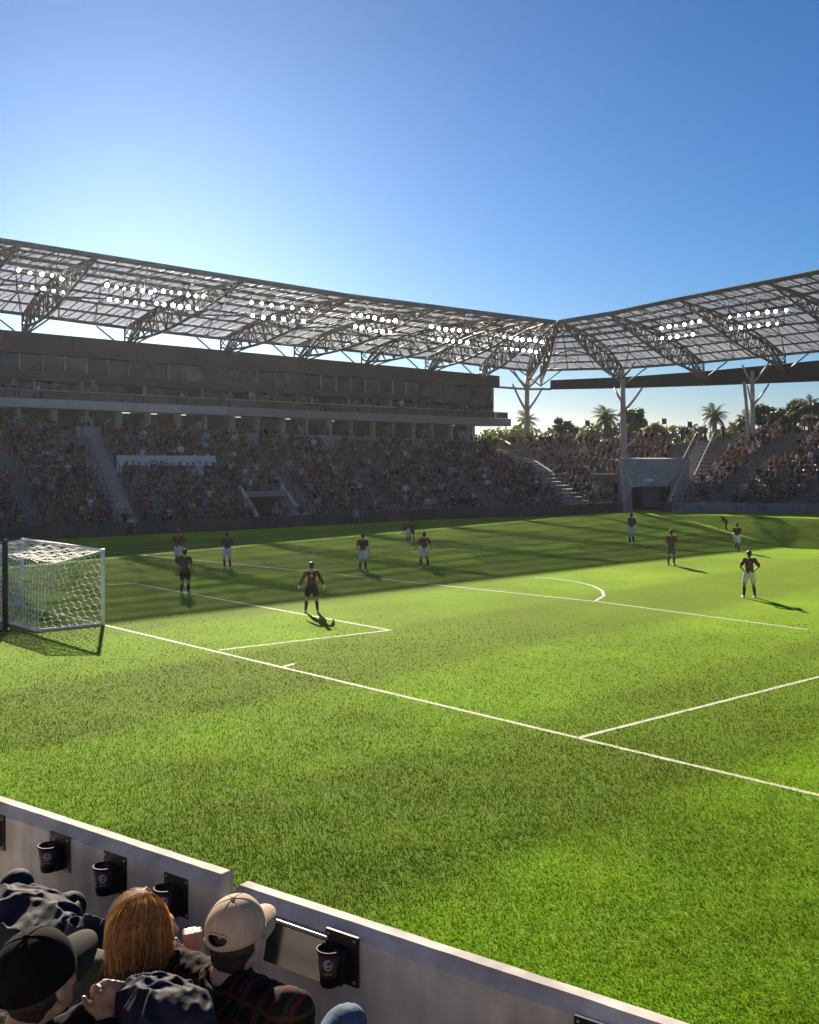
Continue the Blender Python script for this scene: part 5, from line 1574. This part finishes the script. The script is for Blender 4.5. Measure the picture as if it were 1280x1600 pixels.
def cap_on(parent, c, T, mt, brim_mt, opening=True, s=1.0):
    c = Vector(c) + T @ Vector((0, -0.012, 0.03)) * s
    P = lambda x, y, z: c + T @ Vector((x, y, z)) * s
    rx, ry, rz = 0.093, 0.113, 0.112
    NT, NP = 120, 44; pm = math.radians(97)
    m = MB()
    def sp(th, ph, k=1.0):
        puff = 1 - 0.016 * abs(math.sin(3 * th)) ** 3 * math.sin(ph) + 0.006 * math.sin(5 * th + 4 * ph)
        flat = 1 - 0.06 * (math.cos(ph) ** 6)
        return P(rx * math.sin(ph) * math.sin(th) * puff * k, ry * math.sin(ph) * math.cos(th) * puff * k, rz * math.cos(ph) * flat * k)
    for shell, k in ((0, 1.0), (1, 0.975)):
        V = []
        for j in range(NP + 1):
            for i in range(NT): V.append(sp(2 * math.pi * i / NT, pm * j / NP + 1e-3, k))
        Fc = []
        for j in range(NP):
            for i in range(NT):
                th = 2 * math.pi * (i + 0.5) / NT; ph = math.degrees(pm * (j + 0.5) / NP)
                if opening and ((th - math.pi) / 0.47) ** 2 + ((80 - ph) / 11) ** 2 < 1: continue
                i2 = (i + 1) % NT; f = (j * NT + i, (j + 1) * NT + i, (j + 1) * NT + i2, j * NT + i2)
                Fc.append(f if shell else f[::-1])
        m.add(V, Fc, 0, True)
    if opening:
        m.path([sp(math.pi + 0.47 * math.cos(t), math.radians(80 + 11 * math.sin(t)), 1.004) for t in np.linspace(0, 2 * math.pi, 36)], 0.0042 * s, 6)
    cap = put('cap', m.mesh('cap', []), M[mt], parent)
    m = MB()
    for k in range(6):
        th = k * math.pi / 3
        e = 0.68 if opening and abs(th - math.pi) < 0.4 else 0.96
        m.path([sp(th, pm * q * e + 0.02, 1.004) for q in np.linspace(0, 1, 12)], 0.0014 * s, 5)
    m.path([sp(th, pm * 0.985, 1.004) for th in np.linspace(0, 2 * math.pi, 40)], 0.003 * s, 5)
    put('seam', m.mesh('seam', []), M[mt], cap)
    m = MB(); m.ell(P(0, 0, rz * 0.945), (0.009 * s, 0.009 * s, 0.006 * s), T, 10, 6); put('button', m.mesh('button', []), M[mt], cap)
    # curved brim
    m = MB(); n = 18; r = 5; V = []
    for lay in (0, 1):
        for j in range(r + 1):
            for i in range(n + 1):
                u = -1 + 2 * i / n; a = u * 1.05
                x0, y0 = rx * 1.0 * math.sin(a), ry * 1.0 * math.cos(a)
                ln = 0.09 * math.cos(u * 1.35) ** 0.7 if abs(u) < 1 else 0
                x = x0 * (1 + 0.12 * j / r * (1 - abs(u))); y = y0 + max(ln, 0.002) * j / r
                z = -0.004 - 0.030 * u * u - 0.016 * (j / r) ** 1.5 - (0.004 if lay else 0)
                V.append(P(x, y, z))
    st = (n + 1) * (r + 1); Fc = []
    for j in range(r):
        for i in range(n):
            q = (j * (n + 1) + i, j * (n + 1) + i + 1, (j + 1) * (n + 1) + i + 1, (j + 1) * (n + 1) + i)
            Fc.append(q); Fc.append(tuple(x + st for x in q)[::-1])
    for i in range(n): a = r * (n + 1) + i; Fc.append((a, a + 1, a + 1 + st, a + st))
    m.add(V, Fc, 0, True); put('brim', m.mesh('brim', []), M[brim_mt], cap)
    return cap

def seated(label, base, z, head, chest, arms, legs, jacket, trousers, skin, headyaw=0.0, pitch=0.0, yaw=YAW, hs=1.0, collar=None, width=1.0, folds=0.016, seed=1, nk=0.13):
    root = empty('person', Vector((base.x, base.y, z)), yaw); tag(root, label, 'person', 'spectators behind the near parapet')
    T = rotz(headyaw) @ Matrix.Rotation(pitch, 3, 'X')
    head = Vector(head); chest = Vector(chest); pel = Vector((0, 0, 0.53))
    nb = head + Vector((0, -0.05, -nk)) * hs
    m = MB()
    m.cap(pel, 0.14, pel.lerp(chest, 0.6), 0.12); m.cap(chest - Vector((0.07, 0, 0)), 0.1, chest + Vector((0.07, 0, 0)), 0.1); m.cap(chest, 0.1, nb, 0.06)
    m.cap(nb, 0.064 * hs, head + T @ Vector((0, -0.025, -0.06)) * hs, 0.06 * hs)
    head_prims(m, head, T, hs)
    jm = MB()
    jm.cap(pel, 0.185 * width, pel.lerp(chest, 0.6), 0.17 * width)
    jm.cap(chest + Vector((-0.08, 0, 0)), 0.15, chest + Vector((0.08, 0, 0)), 0.15)
    sm_ = {}
    for sd in (-1, 1):
        sh = chest + Vector((sd * 0.195 * width, -0.02, 0.10)) 
        el, wr, hd, pn, curl = arms[sd]
        el, wr = Vector(el), Vector(wr)
        m.cap(chest + Vector((sd * 0.08, 0, 0.08)), 0.07, sh, 0.055); m.cap(sh, 0.05, el, 0.04); m.cap(el, 0.04, wr, 0.028)
        hand_prims(m, wr, hd, pn, sd, curl, 1.0)
        jm.cap(nb + Vector((sd * 0.03, 0, -0.03)), 0.065, sh + Vector((0, 0, -0.01)), 0.085); jm.cap(chest + Vector((sd * 0.06, 0, 0.02)), 0.13, sh + Vector((-sd * 0.03, 0, -0.06)), 0.10)
        jm.cap(sh, 0.082, el, 0.068); jm.cap(el, 0.068, el.lerp(wr, 0.86), 0.05)
    tm = MB(); tm.cap(pel + Vector((0, 0.02, -0.03)), 0.17, pel + Vector((0, 0.08, -0.03)), 0.16)
    for sd in (-1, 1):
        kn, an = Vector(legs[sd][0]), Vector(legs[sd][1]); hp = Vector((sd * 0.09, 0.05, 0.5))
        m.cap(hp, 0.08, kn, 0.055); m.cap(kn, 0.055, an, 0.038); m.cap(an, 0.038, an + Vector((0, 0.14, -0.05)), 0.032)
        tm.cap(hp, 0.112, kn, 0.076); tm.cap(kn, 0.074, kn.lerp(an, 0.9), 0.06)
        s_ = MB(); s_.cap(an + Vector((0, -0.04, -0.04)), 0.05, an + Vector((0, 0.17, -0.055)), 0.042); put('shoe', remesh(s_, 0.01, 2), M['shoe'], root)
    put('body', remesh(m, 0.0058, 3), M[skin], root)
    put('jacket', remesh(jm, 0.011, 4, folds=folds * 1.5, fscale=26, seed=seed), M[jacket], root)
    put('trousers', remesh(tm, 0.011, 3, folds=0.012, fscale=24, seed=seed + 1), M[trousers], root)
    cm = MB(); cm.path([nb + T @ Vector((0.078 * math.cos(t), 0.078 * math.sin(t) - 0.005, 0.012 + 0.012 * math.cos(t * 2))) for t in np.linspace(0.5 * math.pi + 0.5, 2.5 * math.pi - 0.5, 22)], 0.015, 8)
    put('collar', remesh(cm, 0.007, 2, folds=0.006, fscale=40), M[collar or jacket], root)
    return root, T, head, nb
def near(px, py, D): return W(px, py, D)
def to_local(root, w):
    return rotz(-root.rotation_euler.z) @ (Vector(w) - root.location)
def base_for(wpt, local):        # base (x, y) so that the local point lands on wpt
    v = rotz(YAW) @ Vector((local[0], local[1], 0))
    return Vector((wpt.x - v.x, wpt.y - v.y, 0))
down = Vector((0, 0.3, -1))
# --- man in the beige cap
hw = near(372, 1462, 3.9); HL = Vector((0, 0.11, hw.z - 3.12)); b = base_for(hw, HL)
root, T, h, nb = seated('man in beige cap and dark jacket, jeans knee raised, at the parapet joint', b, 3.12, HL, (0, 0.07, HL.z - 0.26),
    {-1: ((-0.27, 0.12, HL.z - 0.60), (-0.10, 0.32, HL.z - 0.62), (0.6, 0.8, 0.1), (0.2, -0.2, -1), 0.7), 1: ((0.27, 0.1, HL.z - 0.60), (0.14, 0.34, HL.z - 0.62), (-0.6, 0.8, 0.1), (-0.2, -0.2, -1), 0.7)},
    {-1: ((-0.14, 0.46, 0.56), (-0.16, 0.44, 0.1)), 1: ((0.13, 0.53, 0.835), (0.14, 0.66, 0.34))}, 'jacket_plaid', 'jeans', 'skin_a', headyaw=0.2, pitch=0.13, seed=4, hs=1.0, width=1.5)
cap_on(root, h, T, 'cap_beige', 'cap_beige', True, 1.04)
m = MB(); m.path([nb + T @ Vector((0.068 * math.cos(t), 0.068 * math.sin(t), 0.018)) for t in np.linspace(-0.9, 0.9, 12)], 0.013, 8); put('shirt_collar', remesh(m, 0.006, 2), M['collar_red'], root)
m = MB(); m.ell(h + T @ Vector((0, -0.035, 0.0)), (0.083, 0.082, 0.085), T); m.ell(h + T @ Vector((0, -0.065, -0.045)), (0.066, 0.045, 0.06), T)
put('hair', remesh(m, 0.006, 2, folds=0.004, fscale=90), M['hair_dark'], root)
stadium_seat(b - FWD * 0.02, 3.12); s0 = bpy.data.objects.get('stadium_seat'); tag(s0, 'black plastic seat under the man in the beige cap', 'seat', 'black seats of the near terrace')
# --- woman with auburn hair
hw = near(229, 1450, 4.0); HL = Vector((0, 0.11, hw.z - 3.12)); b = base_for(hw, HL)
hand_w = near(306, 1502, 4.12); tmpb = empty('person_tmp', Vector((b.x, b.y, 3.12)), YAW); hl = to_local(tmpb, hand_w); bpy.data.objects.remove(tmpb)
root, T, h, nb = seated('person with auburn shoulder length hair and olive jacket, raised pink cuffed hand', b, 3.12, HL, (0, 0.03, HL.z - 0.28),
    {-1: ((-0.25, 0.12, HL.z - 0.60), (-0.08, 0.34, HL.z - 0.60), (0.6, 0.8, 0), (0.2, -0.2, -1), 0.7), 1: ((0.26, 0.16, HL.z - 0.56), hl, (-0.35, 0.15, 1.0), (-0.7, 0.6, -0.2), 1.3)},
    {-1: ((-0.12, 0.45, 0.55), (-0.13, 0.45, 0.1)), 1: ((0.10, 0.46, 0.55), (0.11, 0.46, 0.1))}, 'jacket_olive', 'trousers_dark', 'skin_a', headyaw=-0.35, seed=9, hs=0.96, width=0.92)
m = MB(); e = Vector((0.26, 0.16, HL.z - 0.56)); m.cap(e.lerp(hl, 0.62), 0.047, e.lerp(hl, 1.0), 0.038); put('cuff', remesh(m, 0.007, 2, folds=0.005, fscale=60), M['sleeve_pink'], root)
m = MB(); m.ell(h + T @ Vector((0, -0.025, 0.025)), (0.088, 0.105, 0.1), T); m.ell(h + T @ Vector((0, -0.05, -0.07)), (0.085, 0.07, 0.12), T)
hb = put('hair', remesh(m, 0.008, 2), M['hair_base'], root)
def strands(c, T, n, parent):
    m = MB()
    R = Vector((0.099, 0.118, 0.108)); part_x = 0.012
    for k in range(n):
        a = random.uniform(math.radians(58), math.radians(302))         # 0 = face direction (+Y)
        layer = random.random() ** 2 * 0.013; wv = random.uniform(0, 6.28); wa = random.uniform(0.001, 0.012)
        ph0 = random.uniform(0.03, 0.55) if random.random() < 0.75 else random.uniform(0.5, 1.2)
        end = -0.12 - 0.11 * random.random() ** 0.7 - 0.015 * math.cos(a * 1.0); L = []
        fly = random.random() < 0.06; flick = random.gauss(0, 0.03 if fly else 0.012); da = random.gauss(0, 0.3 if fly else 0.12); layer += 0.012 * random.random() if fly else 0
        for j in range(13):
            t = j / 12
            if t < 0.45:
                ph = lerp(ph0, math.pi / 2, t / 0.45); z = (R.z + layer) * math.cos(ph); rr = math.sin(ph); extra = 0
            else:
                q = (t - 0.45) / 0.55; z = end * q; rr = 1.0; extra = 0.007 * math.sin(q * math.pi * 0.85) - 0.034 * q * q + flick * 1.3 * q * q
            aa = a + da * t * t + wa * 6 * math.sin(wv + t * 9)
            x = (R.x + layer + extra) * rr * math.sin(aa); y = (R.y + layer + extra) * rr * math.cos(aa) - 0.012
            L.append(c + T @ Vector((x + part_x * (1 - min(1, t * 3)), y, z + 0.018)))
        w = random.uniform(0.0006, 0.0014); V = []
        for j, p in enumerate(L):
            d = (L[min(j + 1, 12)] - L[max(j - 1, 0)]).normalized(); o = (p - c); sdv = d.cross(o).normalized() * w * (1 - 0.7 * (j / 12) ** 3)
            V += [p - sdv, p + sdv]
        m.add(V, [(2 * j, 2 * j + 1, 2 * j + 3, 2 * j + 2) for j in range(12)], 0, True)
    o = put('strands', m.mesh('strands', []), M['hair_auburn'], parent); o['kind'] = 'stuff'
strands(h, T, 6500, hb)
s1 = stadium_seat(b - FWD * 0.02 - RGT * 0.16, 3.12); tag(s1, 'black plastic seat under the person with auburn hair', 'seat', 'black seats of the near terrace')
# --- man in the black cap, leaning on his elbows with clasped hands
hw = near(62, 1532, 3.45); HL = Vector((0, 0.36, hw.z - 3.45)); b = base_for(hw, HL)
tmpb = empty('person_tmp', Vector((b.x, b.y, 3.45)), YAW); hl = to_local(tmpb, near(158, 1572, 3.56)); bpy.data.objects.remove(tmpb)
hr = hl + Vector((0.03, 0.0, -0.045)); hlft = hl + Vector((-0.05, 0.035, -0.035))
root, T, h, nb = seated('man in black cap with olive brim, hands clasped before his face', b, 3.45, HL, (0, 0.22, HL.z - 0.27),
    {-1: ((-0.2, 0.40, HL.z - 0.36), hlft, (0.35, 0.25, 0.9), (0.9, -0.3, 0.1), 1.25), 1: ((0.24, 0.42, HL.z - 0.37), hr, (-0.3, 0.15, 0.95), (-0.9, 0.35, 0.1), 1.25)},
    {-1: ((-0.14, 0.5, 0.56), (-0.15, 0.45, 0.1)), 1: ((0.14, 0.5, 0.56), (0.15, 0.45, 0.1))}, 'jacket_dark', 'trousers_dark', 'skin_b', headyaw=0.16, pitch=0.26, seed=14, hs=1.06)
cap_on(root, h, T, 'cap_black', 'cap_brim_olive', False, 1.2)
m = MB(); m.ell(h + T @ Vector((0, -0.035, 0.0)), (0.086, 0.086, 0.088), T); m.ell(h + T @ Vector((0, -0.065, -0.045)), (0.066, 0.045, 0.055), T)
put('hair', remesh(m, 0.006, 2, folds=0.004, fscale=90), M['hair_dark'], root)
s2 = stadium_seat(b - FWD * 0.02, 3.45); tag(s2, 'black plastic seat under the man in the black cap', 'seat', 'black seats of the near terrace')
# --- seated neighbour whose legs reach in from the left edge
b = Vector((-2.12, 4.98, 0)); HL = Vector((0, 0.02, 1.26))
tmpb = empty('person_tmp', Vector((b.x, b.y, 3.12)), YAW)
kl, kr = to_local(tmpb, near(28, 1384, 5.25)), to_local(tmpb, near(108, 1420, 5.0)); wl, wr_ = to_local(tmpb, near(62, 1412, 4.98)), to_local(tmpb, near(92, 1432, 4.86)); bpy.data.objects.remove(tmpb)
root, T, h, nb = seated('person in dark clothes at the left edge, only legs and sleeves in view', b, 3.12, HL, (0, -0.02, 0.92),
    {-1: ((-0.27, 0.05, 0.66), wl - Vector((0.1, 0.02, 0.14)), (0.9, 0.4, 0), (0, 0, -1), 0.8), 1: ((0.27, 0.06, 0.68), wr_ - Vector((0.04, 0.04, 0.16)), (0.9, 0.3, 0), (0, 0, -1), 0.8)},
    {-1: (kl, Vector((kl.x, kl.y + 0.02, 0.1))), 1: (kr, Vector((kr.x - 0.02, kr.y + 0.03, 0.1)))}, 'jacket_dark', 'trousers_dark', 'skin_a', seed=21)
m = MB(); m.ell(h + Vector((0, -0.03, 0.03)), (0.088, 0.1, 0.09)); put('hair', remesh(m, 0.008, 2), M['hair_dark'], root)
s3 = stadium_seat(b - FWD * 0.02, 3.12); tag(s3, 'black plastic seat under the person cut by the left edge', 'seat', 'black seats of the near terrace')

from mathutils import noise as mnoise
def cloth_heap(label, c, ax, ay, H, seed, mt, fs, drop=0.45):
    """a crumpled coat: a sheet of cloth with ridged folds that falls off at its rim"""
    nu, nv = 96, 72; V = []
    for j in range(nv + 1):
        for i in range(nu + 1):
            u, v = -1 + 2 * i / nu, -1 + 2 * j / nv
            q = Vector((u * ax * fs, v * ay * fs, seed * 7.3))
            wx, wy = mnoise.noise(q * 0.6), mnoise.noise(q * 0.6 + Vector((9, 3, 1)))
            r = math.sqrt((u * (1 + 0.25 * wx)) ** 2 + (v * (1 + 0.25 * wy)) ** 2)
            h = H * math.sqrt(max(0.0, 1 - min(r, 1) ** 2)) - (drop * max(0, r - 0.82) * 2.2)
            f1 = 1 - abs(mnoise.noise(Vector((q.x * 0.5 + wx * 1.2, q.y * 1.3 + wy * 1.2, q.z)))) * 2
            f2 = 1 - abs(mnoise.noise(Vector((q.x * 1.6 + wy * 2, q.y * 1.2 + wx * 2, q.z + 4)))) * 2
            f3 = mnoise.noise(q * 3.5)
            h += 0.030 * f1 + 0.009 * f2 + 0.0015 * f3
            V.append(c + WD * (ax * u + 0.02 * wy) + NIN * (ay * v + 0.02 * wx) + Vector((0, 0, h)))
    m = MB(); n1 = nu + 1
    m.add(V, [(j * n1 + i, j * n1 + i + 1, (j + 1) * n1 + i + 1, (j + 1) * n1 + i) for j in range(nv) for i in range(nu)], 0, True)
    o = m.build('jacket', M[mt]); tag(o, label, 'jacket', 'coats lying between the near seats'); return o
cloth_heap('crumpled dark jacket heaped on the lap by the left edge, below the cup holders', near(48, 1448, 4.85), 0.36, 0.2, 0.10, 1, 'jacket_navy', 8)
cloth_heap('small dark blue coat bundle lying left of the auburn hair', near(142, 1478, 4.6), 0.17, 0.11, 0.08, 2, 'jacket_navy', 11)
cloth_heap('dark blue coat draped over the seat between the two capped men', near(255, 1608, 3.55), 0.20, 0.15, 0.12, 3, 'jacket_navy', 10)
